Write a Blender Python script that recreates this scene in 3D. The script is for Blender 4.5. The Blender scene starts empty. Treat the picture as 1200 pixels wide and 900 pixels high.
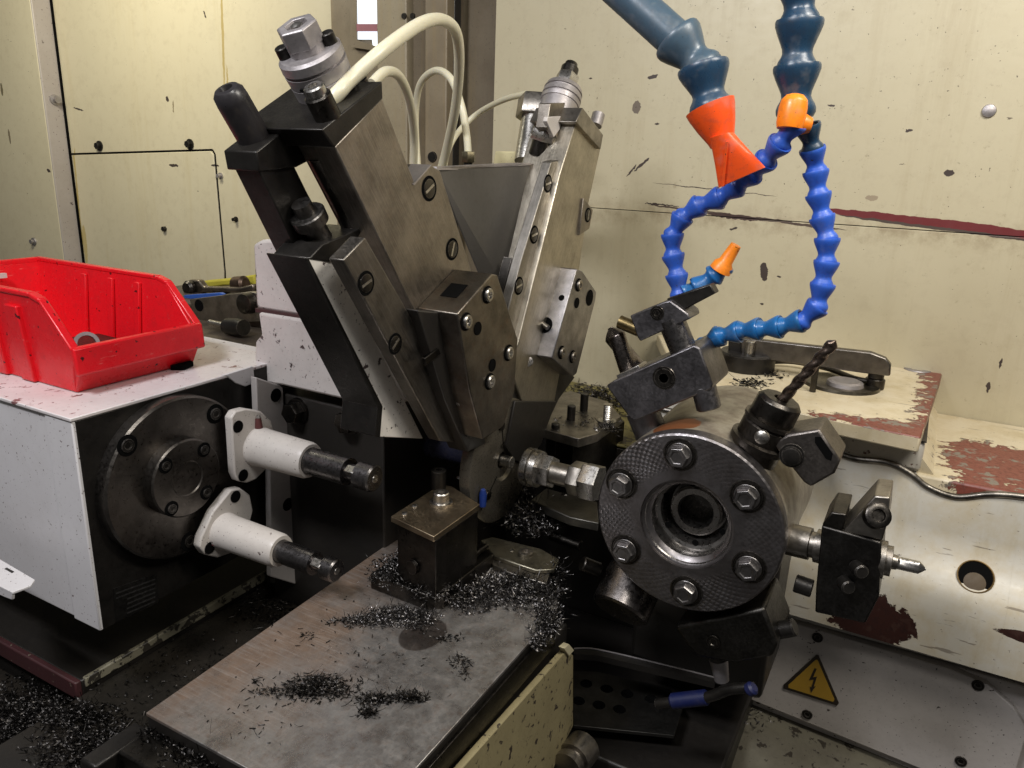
import bpy, bmesh, math, random
from mathutils import Vector, Matrix
random.seed(7)
S = 0.01                                   # all numbers below are centimetres
sc = bpy.context.scene
col = sc.collection
# ------------------------------------------------------------------ camera
Xw = Vector((1730, -330, 900)).normalized()
Yw = Vector((516, 250, -900)); Yw -= Xw * Yw.dot(Xw); Yw.normalize()
Zw = Xw.cross(Yw)
cam = bpy.data.cameras.new('Camera'); camo = bpy.data.objects.new('Camera', cam); col.objects.link(camo)
Rm = Matrix((Xw, Yw, Zw))                   # rows are the machine axes seen from the camera
camo.matrix_world = Rm.to_4x4()
cam.sensor_width = 36; cam.sensor_fit = 'HORIZONTAL'; cam.lens = 900 / 1200 * 36
cam.clip_start = 0.01; cam.clip_end = 100
sc.camera = camo
# ------------------------------------------------------------------ light
W = bpy.data.worlds.new('World'); sc.world = W; W.use_nodes = True
bg = W.node_tree.nodes['Background']; bg.inputs[0].default_value = (1.0, 0.97, 0.93, 1); bg.inputs[1].default_value = 0.075
def area(name, loc, target, sx, sy, power, color):
    l = bpy.data.lights.new(name, 'AREA'); l.shape = 'RECTANGLE'; l.size = sx * S; l.size_y = sy * S
    l.energy = power; l.color = color
    o = bpy.data.objects.new(name, l); col.objects.link(o)
    o.location = Vector(loc) * S
    o.rotation_euler = (Vector(target) - Vector(loc)).to_track_quat('-Z', 'Y').to_euler()
    return o
area('key_lamp', (-52, -16, 62), (-48, 55, -25), 30, 14, 9.0, (0.96, 0.96, 1.0))
area('front_lamp', (6, 8, 58), (-40, 54, -8), 22, 12, 2.6, (1.0, 0.97, 0.92))
area('wall_lamp', (-150, 70, 60), (-178, 124, -5), 40, 12, 6.8, (1.0, 0.94, 0.74))
area('right_lamp', (30, 50, 52), (8, 92, -26), 34, 20, 6.8, (1.0, 0.94, 0.84))
sc.view_settings.view_transform = 'Standard'; sc.view_settings.look = 'None'
sc.view_settings.exposure = 0; sc.view_settings.gamma = 1

# ------------------------------------------------------------------ helpers
def ray(px, py): return Rm @ Vector(((px - 600) / 900, (450 - py) / 900, -1))
def ux(px, py, X): r = ray(px, py); return r * (X / r.x)
def uy(px, py, Y): r = ray(px, py); return r * (Y / r.y)
def uz(px, py, Z): r = ray(px, py); return r * (Z / r.z)
V = Vector
class MB:
    def __init__(s): s.v = []; s.f = []
    def add(s, vs, fs):
        b = len(s.v); s.v += [V(a) for a in vs]; s.f += [[b + i for i in f] for f in fs]; return s
    def prism(s, poly, vec):
        n = len(poly); vec = V(vec)
        vs = [V(p) for p in poly] + [V(p) + vec for p in poly]
        fs = [list(range(n)), list(range(2 * n - 1, n - 1, -1))] + [[i, i + n, (i + 1) % n + n, (i + 1) % n] for i in range(n)]
        return s.add(vs, fs)
    def px(s, pts, X, d): return s.prism([ux(a, b, X) for a, b in pts], (-d, 0, 0))
    def py(s, pts, Y, d): return s.prism([uy(a, b, Y) for a, b in pts], (0, d, 0))
    def pz(s, pts, Z, d): return s.prism([uz(a, b, Z) for a, b in pts], (0, 0, -d))
    def box(s, x0, x1, y0, y1, z0, z1):
        return s.prism([(x0, y0, z0), (x1, y0, z0), (x1, y1, z0), (x0, y1, z0)], (0, 0, z1 - z0))
    def obox(s, c, u, v, w):               # centre, half vectors
        c, u, v, w = V(c), V(u), V(v), V(w)
        return s.prism([c - u - v - w, c + u - v - w, c + u + v - w, c - u + v - w], w * 2)
    def lathe(s, p, d, prof, n=36, ph=0.0, cap0=True, cap1=True):
        p = V(p); d = V(d).normalized()
        a = d.orthogonal().normalized() if abs(d.z) > .95 else d.cross(V((0, 0, 1))).normalized()
        b = d.cross(a)
        vs = []; fs = []
        for t, r in prof:
            for k in range(n):
                th = ph + 2 * math.pi * k / n
                vs.append(p + d * t + (a * math.cos(th) + b * math.sin(th)) * max(r, 1e-4))
        m = len(prof)
        for i in range(m - 1):
            for k in range(n):
                k2 = (k + 1) % n
                fs.append([i * n + k, i * n + k2, (i + 1) * n + k2, (i + 1) * n + k])
        if cap0: fs.append(list(range(n))[::-1])
        if cap1: fs.append([(m - 1) * n + k for k in range(n)])
        return s.add(vs, fs)
    def cyl(s, p0, p1, r, r1=None, n=32, ch=0.0):
        p0, p1 = V(p0), V(p1); L = (p1 - p0).length; r1 = r if r1 is None else r1
        prof = [(0, r), (L, r1)] if not ch else [(0, r - ch), (ch, r), (L - ch, r1), (L, r1 - ch)]
        return s.lathe(p0, p1 - p0, prof, n)
    def hexa(s, p0, p1, r, ph=0.2): 
        p0, p1 = V(p0), V(p1); L = (p1 - p0).length
        return s.lathe(p0, p1 - p0, [(0, r * .96), (.06 * r, r), (L - .08 * r, r), (L, r * .93)], 6, ph)
    def tube(s, pts, r, n=14, sub=8, taper=None):
        P = [V(p) for p in pts]; Q = []
        for i in range(len(P) - 1):
            p0 = P[max(i - 1, 0)]; p1 = P[i]; p2 = P[i + 1]; p3 = P[min(i + 2, len(P) - 1)]
            for k in range(sub):
                t = k / sub
                Q.append(.5 * ((2 * p1) + (p2 - p0) * t + (2 * p0 - 5 * p1 + 4 * p2 - p3) * t * t + (3 * p1 - p0 - 3 * p2 + p3) * t ** 3))
        Q.append(P[-1])
        s.sweep(Q, [r if taper is None else r + (taper - r) * i / (len(Q) - 1) for i in range(len(Q))], n); return Q
    def sweep(s, Q, R, n=14):
        t0 = (Q[1] - Q[0]).normalized(); a = t0.orthogonal().normalized(); vs = []; fs = []
        for i, q in enumerate(Q):
            t = (Q[min(i + 1, len(Q) - 1)] - Q[max(i - 1, 0)]).normalized()
            a = (a - t * a.dot(t)).normalized(); b = t.cross(a)
            for k in range(n):
                th = 2 * math.pi * k / n; vs.append(q + (a * math.cos(th) + b * math.sin(th)) * R[i])
        m = len(Q)
        for i in range(m - 1):
            for k in range(n): fs.append([i * n + k, i * n + (k + 1) % n, (i + 1) * n + (k + 1) % n, (i + 1) * n + k])
        fs.append(list(range(n))[::-1]); fs.append([(m - 1) * n + k for k in range(n)])
        s.add(vs, fs)
    def drill(s, p0, p1, r, turns, shank=.3, depth=.5, tip=1.0, seg=60, n=24):
        p0, p1 = V(p0), V(p1); d = (p1 - p0); L = d.length; d.normalize(); a = d.orthogonal().normalized(); b = d.cross(a)
        vs = []; fs = []
        for i in range(seg + 1):
            t = i / seg; tw = turns * 2 * math.pi * max(0, t - shank) / (1 - shank)
            dp = depth * min(1, max(0, (t - shank) * 12))
            rr = r if (1 - t) * L > tip else r * max(.12, ((1 - t) * L / tip)) ** .7
            for k in range(n):
                th = 2 * math.pi * k / n
                q = rr * (1 - dp * (abs(math.sin(th - tw)) ** 2.5))
                vs.append(p0 + d * L * t + (a * math.cos(th) + b * math.sin(th)) * q)
        for i in range(seg):
            for k in range(n): fs.append([i * n + k, i * n + (k + 1) % n, (i + 1) * n + (k + 1) % n, (i + 1) * n + k])
        fs.append(list(range(n))[::-1]); fs.append([seg * n + k for k in range(n)])
        return s.add(vs, fs)
    def build(s, name, mat, parent=None, bevel=0.0, smooth=38, normals=True, seg=2):
        me = bpy.data.meshes.new(name)
        if parent is not None: org = parent['_o']
        else:
            xs = [v.x for v in s.v]; ys = [v.y for v in s.v]; zs = [v.z for v in s.v]
            org = [(min(xs) + max(xs)) / 2, (min(ys) + max(ys)) / 2, min(zs)]
        org = V(org)
        me.from_pydata([(v - org) * S for v in s.v], [], s.f); me.update()
        if normals:
            bm = bmesh.new(); bm.from_mesh(me); bmesh.ops.recalc_face_normals(bm, faces=bm.faces); bm.to_mesh(me); bm.free()
        if smooth:
            me.polygons.foreach_set('use_smooth', [True] * len(me.polygons)); me.set_sharp_from_angle(angle=math.radians(smooth))
        me.materials.append(mat)
        o = bpy.data.objects.new(name, me); col.objects.link(o)
        o['_o'] = list(org)
        if parent is not None: o.parent = parent
        else: o.location = org * S
        if parent is not None and parent.get('_mesh'): pass
        o['_mesh'] = 1
        if bevel:
            b = o.modifiers.new('bevel', 'BEVEL'); b.width = bevel * S; b.segments = seg; b.limit_method = 'ANGLE'; b.angle_limit = math.radians(40)
        return o
def thing(name, label, cat, loc, group=None):
    o = bpy.data.objects.new(name, None); col.objects.link(o); o.location = V(loc) * S; o.empty_display_size = .01
    o['_o'] = list(loc); o['label'] = label; o['category'] = cat
    if group: o['group'] = group
    return o
def tag(o, label=None, cat=None, group=None, kind=None):
    if label: o['label'] = label
    if cat: o['category'] = cat
    if group: o['group'] = group
    if kind: o['kind'] = kind
    return o

# ------------------------------------------------------------------ materials
class NT:
    def __init__(s, name):
        s.m = bpy.data.materials.new(name); s.m.use_nodes = True; s.t = s.m.node_tree; s.b = s.t.nodes['Principled BSDF']
        g = s.n('ShaderNodeNewGeometry'); v = s.n('ShaderNodeVectorMath', operation='SCALE'); s.t.links.new(g.outputs['Position'], v.inputs[0]); v.inputs['Scale'].default_value = 100
        s.pos = v.outputs[0]; s.geo = g
    def n(s, typ, **kw):
        nd = s.t.nodes.new(typ)
        for k, v in kw.items(): setattr(nd, k, v)
        return nd
    def set(s, sock, v):
        if isinstance(v, bpy.types.NodeSocket): s.t.links.new(v, sock)
        else:
            if isinstance(v, (tuple, list)) and len(v) == 3 and sock.type == 'RGBA': v = (*v, 1)
            sock.default_value = v
    def noise(s, scale, detail=4, rough=.6, vec=None, stretch=None, dist=0):
        nd = s.n('ShaderNodeTexNoise'); nd.inputs['Scale'].default_value = scale; nd.inputs['Detail'].default_value = detail
        nd.inputs['Roughness'].default_value = rough; nd.inputs['Distortion'].default_value = dist
        v = vec or s.pos
        if stretch:
            mp = s.n('ShaderNodeMapping'); mp.inputs['Scale'].default_value = stretch; s.t.links.new(v, mp.inputs[0]); v = mp.outputs[0]
        s.t.links.new(v, nd.inputs['Vector']); return nd.outputs['Fac']
    def ramp(s, fac, lo, hi, a=0.0, b=1.0):
        nd = s.n('ShaderNodeMapRange'); s.set(nd.inputs[0], fac); nd.inputs[1].default_value = lo; nd.inputs[2].default_value = hi; nd.inputs[3].default_value = a; nd.inputs[4].default_value = b
        return nd.outputs[0]
    def math(s, op, a, b=None, c=None):
        nd = s.n('ShaderNodeMath', operation=op); s.set(nd.inputs[0], a)
        if b is not None: s.set(nd.inputs[1], b)
        if c is not None: s.set(nd.inputs[2], c)
        return nd.outputs[0]
    def mix(s, f, a, b):
        nd = s.n('ShaderNodeMix', data_type='RGBA'); s.set(nd.inputs[0], f); s.set(nd.inputs[6], a); s.set(nd.inputs[7], b); return nd.outputs[2]
    def xyz(s):
        nd = s.n('ShaderNodeSeparateXYZ'); s.t.links.new(s.pos, nd.inputs[0]); return nd.outputs
    def ellip(s, c, r, rot=(0, 0, 0), vec=None):
        mp = s.n('ShaderNodeMapping', vector_type='TEXTURE'); s.t.links.new(vec or s.pos, mp.inputs[0])
        mp.inputs['Location'].default_value = c; mp.inputs['Rotation'].default_value = rot; mp.inputs['Scale'].default_value = r
        l = s.n('ShaderNodeVectorMath', operation='LENGTH'); s.t.links.new(mp.outputs[0], l.inputs[0]); return l.outputs['Value']
    def warp(s, scale, amt):
        nd = s.n('ShaderNodeTexNoise'); nd.inputs['Scale'].default_value = scale; nd.inputs['Detail'].default_value = 3; s.t.links.new(s.pos, nd.inputs['Vector'])
        a = s.n('ShaderNodeVectorMath', operation='SUBTRACT'); s.t.links.new(nd.outputs['Color'], a.inputs[0]); a.inputs[1].default_value = (.5, .5, .5)
        b = s.n('ShaderNodeVectorMath', operation='SCALE'); s.t.links.new(a.outputs[0], b.inputs[0]); b.inputs['Scale'].default_value = amt
        c = s.n('ShaderNodeVectorMath', operation='ADD'); s.t.links.new(b.outputs[0], c.inputs[0]); s.t.links.new(s.pos, c.inputs[1]); return c.outputs[0]
    def bump(s, h, strength=.3, dist=.0005, prev=None):
        nd = s.n('ShaderNodeBump'); nd.inputs['Strength'].default_value = strength; nd.inputs['Distance'].default_value = dist; s.set(nd.inputs['Height'], h)
        if prev: s.t.links.new(prev, nd.inputs['Normal'])
        return nd.outputs[0]
    def out(s, color, rough, metal=0.0, nrm=None, **kw):
        s.set(s.b.inputs['Base Color'], color); s.set(s.b.inputs['Roughness'], rough); s.set(s.b.inputs['Metallic'], metal)
        if nrm is not None: s.t.links.new(nrm, s.b.inputs['Normal'])
        for k, v in kw.items(): s.set(s.b.inputs[k], v)
        return s.m
def metal(name, c, rough=.38, dark=.45, oil=.5, grain=None, rust=0.0, mt=1.0, wear=0.0):
    t = NT(name); n1 = t.noise(.45, 5); n2 = t.noise(3.5, 6, .7); n3 = t.noise(9, 3, stretch=grain if isinstance(grain, tuple) else (1, 1, 1))
    d = tuple(x * dark for x in c)
    if isinstance(grain, float):
        mp = t.n('ShaderNodeMapping'); mp.inputs['Rotation'].default_value = (math.radians(grain), 0, 0); t.t.links.new(t.pos, mp.inputs[0])
        n3 = t.noise(7, 4, .7, vec=mp.outputs[0], stretch=(1.5, .04, 1.5)); grain = None; g3 = n3
    else: g3 = None
    cc = t.mix(t.ramp(n1, .35, .68), c, d)
    cc = t.mix(t.math('MULTIPLY', t.ramp(n2, .58, .72), oil), cc, d)
    if g3 is not None: cc = t.mix(t.math('MULTIPLY', t.ramp(g3, .45, .7), .35), cc, tuple(min(1, x * 1.7) for x in c))
    if rust: cc = t.mix(t.math('MULTIPLY', t.ramp(t.noise(1.1, 6, .7), .52, .7), rust), cc, (.16, .075, .035))
    r = t.math('ADD', t.ramp(n2, .3, .7, rough - .1, rough + .14), t.ramp(n3, .2, .8, -.06, .06))
    if wear:
        bv = t.n('ShaderNodeBevel', samples=4); bv.inputs['Radius'].default_value = .0011
        dt = t.n('ShaderNodeVectorMath', operation='DOT_PRODUCT'); t.t.links.new(bv.outputs[0], dt.inputs[0]); t.t.links.new(t.geo.outputs['Normal'], dt.inputs[1])
        wk = t.math('MULTIPLY', t.ramp(dt.outputs['Value'], .96, .80, 0, 1), t.ramp(n2, .36, .58, 0, wear))
        cc = t.mix(wk, cc, (.42, .38, .34)); r = t.math('SUBTRACT', r, t.math('MULTIPLY', wk, .12))
    nb = t.bump(n3, .12, .0003); nb = t.bump(n2, .18, .0006, nb)
    return t.out(cc, r, mt, nb)
def paint(name, c, rough=.45, dirt=(.10, .08, .05), amount=.5, chips=.0, chipcol=(.05, .03, .025), chipscale=1.6, streak=False, thr=.7):
    t = NT(name); n1 = t.noise(.12, 6, .65); n2 = t.noise(1.6, 8, .7); 
    cc = t.mix(t.math('MULTIPLY', t.ramp(n1, .42, .75), amount), c, tuple(c[i] * .45 + dirt[i] * .55 for i in range(3)))
    cc = t.mix(t.math('MULTIPLY', t.ramp(n2, .52, .8), amount * .7), cc, tuple(c[i] * .4 + dirt[i] * .6 for i in range(3)))
    if streak:
        n3 = t.noise(.5, 6, .7, stretch=(1, 1, .06)); cc = t.mix(t.math('MULTIPLY', t.ramp(n3, .5, .8), .45), cc, (.34, .24, .09))
    h = t.noise(5, 3)
    nb = t.bump(h, .06, .0004)
    if chips:
        k = t.ramp(t.noise(chipscale, 7, .62, dist=.3), thr, thr + .012)
        sp = t.ramp(t.noise(chipscale * 4, 2, .5), .70, .715)
        k = t.math('MAXIMUM', k, sp)
        cc = t.mix(t.math('MULTIPLY', k, chips), cc, chipcol); nb = t.bump(t.math('SUBTRACT', 1, k), .5, .0004, nb)
    return t.out(cc, t.ramp(n2, .3, .7, rough - .08, rough + .12), 0, nb)
steel = metal('brown_steel', (.38, .35, .31), .38, .5, rust=.1, wear=.6)
slide_steel = metal('slide_steel', (.30, .27, .235), .42, .6, grain=54.0, wear=.8, rust=.15)
dark_steel = metal('oiled_dark_steel', (.085, .078, .07), .34, .4, wear=.8)
black_ox = metal('black_oxide', (.032, .029, .026), .36, .5, mt=.6, wear=.55)
bright = metal('bright_steel', (.50, .48, .45), .3, .8, .12)
holder_steel = metal('holder_steel', (.23, .22, .23), .4, .5, wear=.7)
alu = metal('dull_aluminium', (.45, .42, .42), .48, .7, mt=.75)
turret_face = None
chip_mat = metal('swarf_steel', (.19, .18, .175), .36, .25)
chip_dark = metal('dark_swarf', (.075, .07, .066), .38, .25)
hole = NT('hole_black').out((.004, .004, .004), .9, 0, None, **{'Specular IOR Level': .05})
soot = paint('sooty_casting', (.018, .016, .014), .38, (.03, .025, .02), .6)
white_paint = paint('machine_white', (.69, .67, .675), .38, (.2, .15, .11), .28, .9, (.10, .05, .045), 1.1, thr=.685)
cast_white = paint('casting_white', (.60, .56, .53), .42, (.12, .09, .07), .5, .95, (.05, .03, .03), .9, thr=.64)
grey_cream = paint('casting_cream', (.58, .55, .49), .4, (.16, .12, .07), .5, .9, (.09, .035, .025), .8, thr=.66)
panel_cream = paint('lower_panel_cream', (.55, .51, .48), .4, (.10, .08, .06), .5, .95, (.03, .02, .018), 1.1, thr=.68)
floor_mat = paint('oily_floor', (.018, .016, .013), .3, (.05, .04, .03), .8)

def wall_mat(name, base, marks, streaks=False, seam=None):
    t = NT(name); n1 = t.noise(.035, 5, .6); n2 = t.noise(.5, 8, .7)
    cc = t.mix(t.math('MULTIPLY', t.ramp(n1, .35, .75), .22), base, (base[0] * .72, base[1] * .66, base[2] * .55))
    cc = t.mix(t.math('MULTIPLY', t.ramp(n2, .5, .8), .22), cc, (.24, .18, .10))
    if streaks == 'seam':
        z = t.xyz()[2]; sd_ = t.ramp(t.math('ABSOLUTE', t.math('ADD', z, 7.3)), 0, 2.2, 1, 0); cc = t.mix(t.math('MULTIPLY', t.math('MULTIPLY', sd_, t.ramp(n2, .4, .62)), .5), cc, (.22, .16, .09))
        n3 = t.noise(.3, 7, .75, stretch=(1, 1, .08)); cc = t.mix(t.math('MULTIPLY', t.ramp(n3, .52, .78), .28), cc, (.30, .23, .12))
        n7 = t.noise(.9, 8, .8); cc = t.mix(t.math('MULTIPLY', t.ramp(n7, .60, .66), .35), cc, (.22, .17, .10))
    elif streaks:
        n3 = t.noise(.22, 7, .75, stretch=(1, 1, .05)); cc = t.mix(t.math('MULTIPLY', t.ramp(n3, .55, .78), .35), cc, (.46, .35, .13))
    w = t.warp(2.2, .5); w2 = t.warp(.6, .6)
    for c, r, rot, colr in marks:
        e = t.ellip(c, r, rot, w if max(r[0], r[2]) < 6 else w2)
        cc = t.mix(t.ramp(e, .95, 1.0, 1, 0), cc, colr)
    # small random flecks
    f = t.noise(.55, 2, .4); f2 = t.noise(2.6, 3, .6)
    k = t.math('MULTIPLY', t.ramp(f2, .70, .71), t.ramp(f, .5, .56)); cc = t.mix(k, cc, (.06, .045, .035))
    f3 = t.noise(1.4, 4, .6, stretch=(.35, 1, 1)); cc = t.mix(t.math('MULTIPLY', t.ramp(f3, .735, .745), .8), cc, (.07, .05, .04))
    nb = t.bump(t.noise(3, 4), .05, .0006); nb = t.bump(n1, .25, .01, nb)
    return t.out(cc, t.ramp(n2, .3, .7, .3, .45), 0, nb)
DK = (.06, .045, .04)
def wm(px, py, a, b, ang=0, colr=DK, Y=106):
    p = uy(px, py, Y); k = p.length / 900 * .97
    return ((p.x, p.y, p.z), (a * k * 1.05, 50, b * k), (0, math.radians(ang), 0), colr)
marks = [wm(746, 126, 5, 7, 0, (.16, .13, .10)), wm(752, 193, 1.6, 12, 48), wm(740, 200, 1.0, 9, 40), wm(765, 90, 6, 2, -10), wm(770, 145, 3, 1.2),
         wm(896, 318, 4, 11, -12), wm(1112, 203, 5, 3.5), wm(913, 324, 2.4, 1.4), wm(893, 356, 2, 1.5), wm(1021, 232, 6, 3, 0, (.33, .27, .19)),
         wm(974, 124, 3.4, 1.2), wm(1065, 153, 3.6, 1.5, -10), wm(1158, 453, 1.6, 6), wm(692, 92, 2, 1.2), wm(860, 268, 5, 1.2, -20), wm(1173, 425, 1.1, 6, 0),
         wm(870, 254, 108, 1.7, 3.5, (.09, .065, .05)), wm(860, 254, 30, 2.6, 3, (.06, .035, .03)), wm(1095, 262, 112, 5.5, 3.5, (.15, .028, .030)), wm(1110, 269, 105, 1.6, 4, (.08, .06, .05)),
         wm(775, 240, 20, .9, 2), wm(835, 222, 70, .5, 3)]
# ================================================================== SETTING
wall_r = wall_mat('cream_wall', (.53, .48, .34), marks, 'seam')
wallr = thing('enclosure_wall', 'cream sheet metal back wall with a dark red scrape and seam behind the hoses', 'wall', (-10, 107, -60))
zs = -6.9
MB().box(-62, 60, 106, 108, zs, 62).build('upper_sheet', wall_r, wallr)
MB().box(-62, 60, 105.72, 107.9, -62, zs - .12).build('lower_sheet', wall_r, wallr, .06)
for px_, py_, r in [(1159, 130, .75)]:
    p = uy(px_, py_, 106); MB().lathe(p, (0, -1, 0), [(0, r), (.25, r * .9), (.4, r * .4)], 20).build('rivet', alu, wallr)
for px_, py_ in [(506, 158), (518, 300)]:
    p = uy(px_, py_, 104); 
# pillar strips
pil = thing('corner_pillar', 'brownish folded sheet metal corner pillar between the two cream walls', 'pillar', (-80, 112, -60))
pmat = paint('pillar_paint', (.25, .205, .14), .45, (.10, .07, .04), .8, .7, (.06, .04, .03), .9, streak=True, thr=.74)
pm2 = paint('pillar_paint_light', (.34, .29, .20), .45, (.10, .07, .04), .6, .7, (.06, .04, .03), .9, streak=True, thr=.74)
def vs(x0, x1, Y, d, m, nm='strip'):
    a = uy(x0, 0, Y).x; b = uy(x1, 0, Y).x; MB().box(a, b, Y, Y + d, -62, 62).build(nm, m, pil, .2)
vs(441, 476, 112, 4, pm2, 'post'); vs(476, 502, 114, 3, pmat, 'channel'); vs(498, 524, 110, 5, pmat, 'post'); vs(524, 533, 112, 2, soot, 'seal')
MB().box(-103, -60, 117, 119, -62, 62).build('back_plate', pmat, pil)
for q in [(474, 19), (484, 19)]:
    p = uy(q[0], q[1], 112); MB().lathe(p, (0, -1, 0), [(0, .5), (.3, .45)], 12).build('screw', black_ox, pil)
p = uy(507, 184, 110); MB().lathe(p, (0, -1, 0), [(0, .9), (.3, .8)], 16).build('screw', black_ox, pil)
# left wall
YL = 125
lm = [wm(117, 171, 0.1, .1, 0, DK, YL), wm(196, 116, 2, 3, -20, DK, YL), wm(205, 194, 7, 1.6, 0, DK, YL), wm(240, 17, 1, 4, -20, DK, YL), wm(253, 194, 5, 1.2, 0, DK, YL),
      wm(261, 40, 1.6, 60, 3, (.46, .36, .16), YL), wm(267, 105, 1.2, 25, 2, (.46, .36, .16), YL), wm(93, 245, 2.4, 62, 4, (.50, .39, .15), YL), wm(101, 288, 3.5, 22, 4, (.52, .42, .19), YL), wm(92, 128, 8, .9, 10, DK, YL), wm(203, 125, 1, 6, 5, (.25, .2, .12), YL)]
wall_l = wall_mat('yellowed_wall', (.66, .60, .44), lm, True)
wl = thing('enclosure_side_wall', 'yellowed cream wall with a screwed access hatch behind the red bin', 'wall', (-160, 126, -62))
MB().box(-235, -100, YL, YL + 2, -75, 62).build('sheet', wall_l, wl)
a = uy(96, 0, YL)
MB().py([(85, 182), (246, 177), (250, 181), (262, 318), (262, 420), (112, 430), (100, 306)], YL - .35, .4).build('access_hatch', wall_l, wl, .12)
# hatch shadow gap frame
g = MB()
for (x0, y0), (x1, y1) in [((83, 180.5), (249, 175.6)), ((249, 175.6), (252, 181)), ((252, 181), (264, 320)), ((264, 320), (265, 420))]:
    A, B = uy(x0, y0, YL - .02), uy(x1, y1, YL - .02); dd = (B - A).normalized(); nn = V((-dd.z, 0, dd.x)) * .22
    g.prism([A - nn, B - nn, B + nn, A + nn], (0, -.05, 0))
g.build('hatch_gap', hole, wl)
def wbolt(x, y, r, par, Y, m):
    p = uy(x, y, Y); b = MB().lathe(p, (0, -1, 0), [(0, r * 1.25), (.25, r * 1.25), (.26, r)], 18); b.hexa(p + V((0, -.25, 0)), p + V((0, -1.1, 0)), r * .85); b.build('bolt', m, par)
for x, y, r in [(117, 171, 1.0), (223, 169, .95), (195, 268, .75), (277, 257, .5)]: wbolt(x, y, r, wl, YL, black_ox)
for x, y, r in [(259, 206, .55)]: wbolt(x, y, r, wl, YL, alu)
wm2 = wall_mat('panel_wall', (.66, .60, .44), [wm(3, 105, 2, 6, 0, (.2, .17, .1), 120), wm(12, 160, 1.6, 7, 0, (.22, .18, .12), 120), wm(58, 200, 3, 1.6, 20, DK, 120)])
dp = thing('sliding_door_panel', 'plain cream door panel with a shaded folded edge at far left', 'panel', (-215, 120, -62))
xe = ux(37, 0, -198.2)
edge = paint('door_edge_shade_paint', (.42, .38, .36), .4, (.2, .15, .1), .4, .9, (.05, .03, .03), .6, thr=.66)  # darker than the door sheet: shade on the fold painted in
MB().box(-255, -198.3, 119.8, 121, -75, 62).build('door_sheet', wm2, dp, .3)
MB().box(-200, -198, 119.9, 124.9, -75, 62).build('folded_edge', edge, dp, .25)
MB().box(-198.1, -197.7, 124.4, 124.98, -75, 62).build('edge_seal', hole, dp)
p = ux(64, 117, -198); MB().lathe(p, (1, 0, 0), [(0, 1.3), (.4, 1.2), (.5, .8), (1.5, .8)], 18).build('bolt', alu, dp)
p = uy(40, 283, 119.8); MB().lathe(p, (0, -1, 0), [(0, 1.1), (.3, 1.0), (.4, .6), (1.0, .6)], 18).build('bolt', alu, dp)
# window slot
win = thing('window_slot', 'small bright opening with a dull red bar at the top of the pillar', 'window', uy(430, 55, 116))
t = NT('daylight_glass'); t.out((.8, .85, .95), .3, 0); t.b.inputs['Emission Color'].default_value = (.82, .90, 1, 1); t.b.inputs['Emission Strength'].default_value = 1.15
MB().py([(417, -30), (441, -30), (443, 54), (437, 54), (436, 46), (418, 46)], 116.3, .3).build('pane', t.m, win)
MB().py([(417, 28), (442, 28), (442, 36.5), (417, 36.5)], 116, .25).build('red_bar', paint('red_bar_paint', (.42, .16, .2), .5), win)
MB().py([(410, -30), (417, -30), (418, 47), (443, 55), (443, 60), (411, 55)], 116, .9).build('frame', pmat, win)
# floor and ground
fl = MB().box(-260, 80, -20, 110, -77, -75).build('floor', floor_mat); fl['kind'] = 'structure'
def peel_mat(name, cream, prim, mask, bare=(.20, .17, .14)):
    t = NT(name); x, y, z = t.xyz(); m = mask(t, x, y, z)
    n = t.noise(.55, 8, .62, dist=.4); ns = t.noise(2.2, 5, .7)
    e = t.math('ADD', m, t.math('MULTIPLY', t.math('SUBTRACT', n, .5), 2.2))
    e = t.math('ADD', e, t.math('MULTIPLY', t.math('SUBTRACT', ns, .5), .7))
    k = t.ramp(e, .5, .53)
    c0 = t.mix(t.math('MULTIPLY', t.ramp(t.noise(.3, 6, .7), .42, .7), .45), cream, (.45, .34, .15))
    c0 = t.mix(t.math('MULTIPLY', t.ramp(t.noise(.25, 6, .7, stretch=(1, 1, .25)), .52, .72), .4), c0, (.36, .28, .12))
    c0 = t.mix(t.ramp(ns, .665, .69), c0, (.08, .05, .04))
    pr = t.mix(t.ramp(ns, .5, .72), prim, tuple(q * .5 for q in prim))
    pr = t.mix(t.ramp(n, .57, .6), pr, bare)
    cc = t.mix(k, c0, pr)
    rim_shade_dirt = t.math('MULTIPLY', t.ramp(e, .44, .5), t.ramp(e, .56, .5)); cc = t.mix(t.math('MULTIPLY', rim_shade_dirt, .75), cc, (.07, .045, .03))  # dark outline where paint breaks off: shadow step and dirt in the colour
    sc_ = t.ramp(t.noise(1.2, 4, .6, stretch=(.12, 1.2, 1)), .66, .675); cc = t.mix(t.math('MULTIPLY', sc_, .6), cc, (.10, .07, .05))
    nb = t.bump(t.math('SUBTRACT', 1, k), .8, .0006); nb = t.bump(ns, .1, .0005, nb)
    return t.out(cc, t.ramp(ns, .3, .7, .3, .5), 0, nb)
# ================================================================== BENCH (right casting)
bench = thing('bed_casting', 'cream painted machine bed with peeling red primer and raised cover plate', 'machine bed', (0, 92, -46))
RP = (.20, .055, .038)
def m_plate(t, x, y, z):
    a = t.ramp(y, 86.5, 79.5, -.55, .95); b = t.ramp(x, -3.5, 2.6, -.6, .9); c = t.ramp(x, -10, -1, -.5, 0.05)
    return t.math('ADD', t.math('MAXIMUM', t.math('ADD', a, c), b), t.math('MULTIPLY', t.ramp(z, -24.12, -24.3, 0, -2), t.ramp(x, 1.6, 1.9, 1, 0)))
def m_low(t, x, y, z):
    a = t.ramp(y, 99, 94, -.4, .75); b = t.ramp(y, 87, 84, .1, .55); c = t.ramp(x, 2.5, 6.5, -.7, .25)
    return t.math('ADD', t.math('MINIMUM', a, t.math('SUBTRACT', 1.05, b)), c)
CR = (.66, .58, .42)
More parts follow.
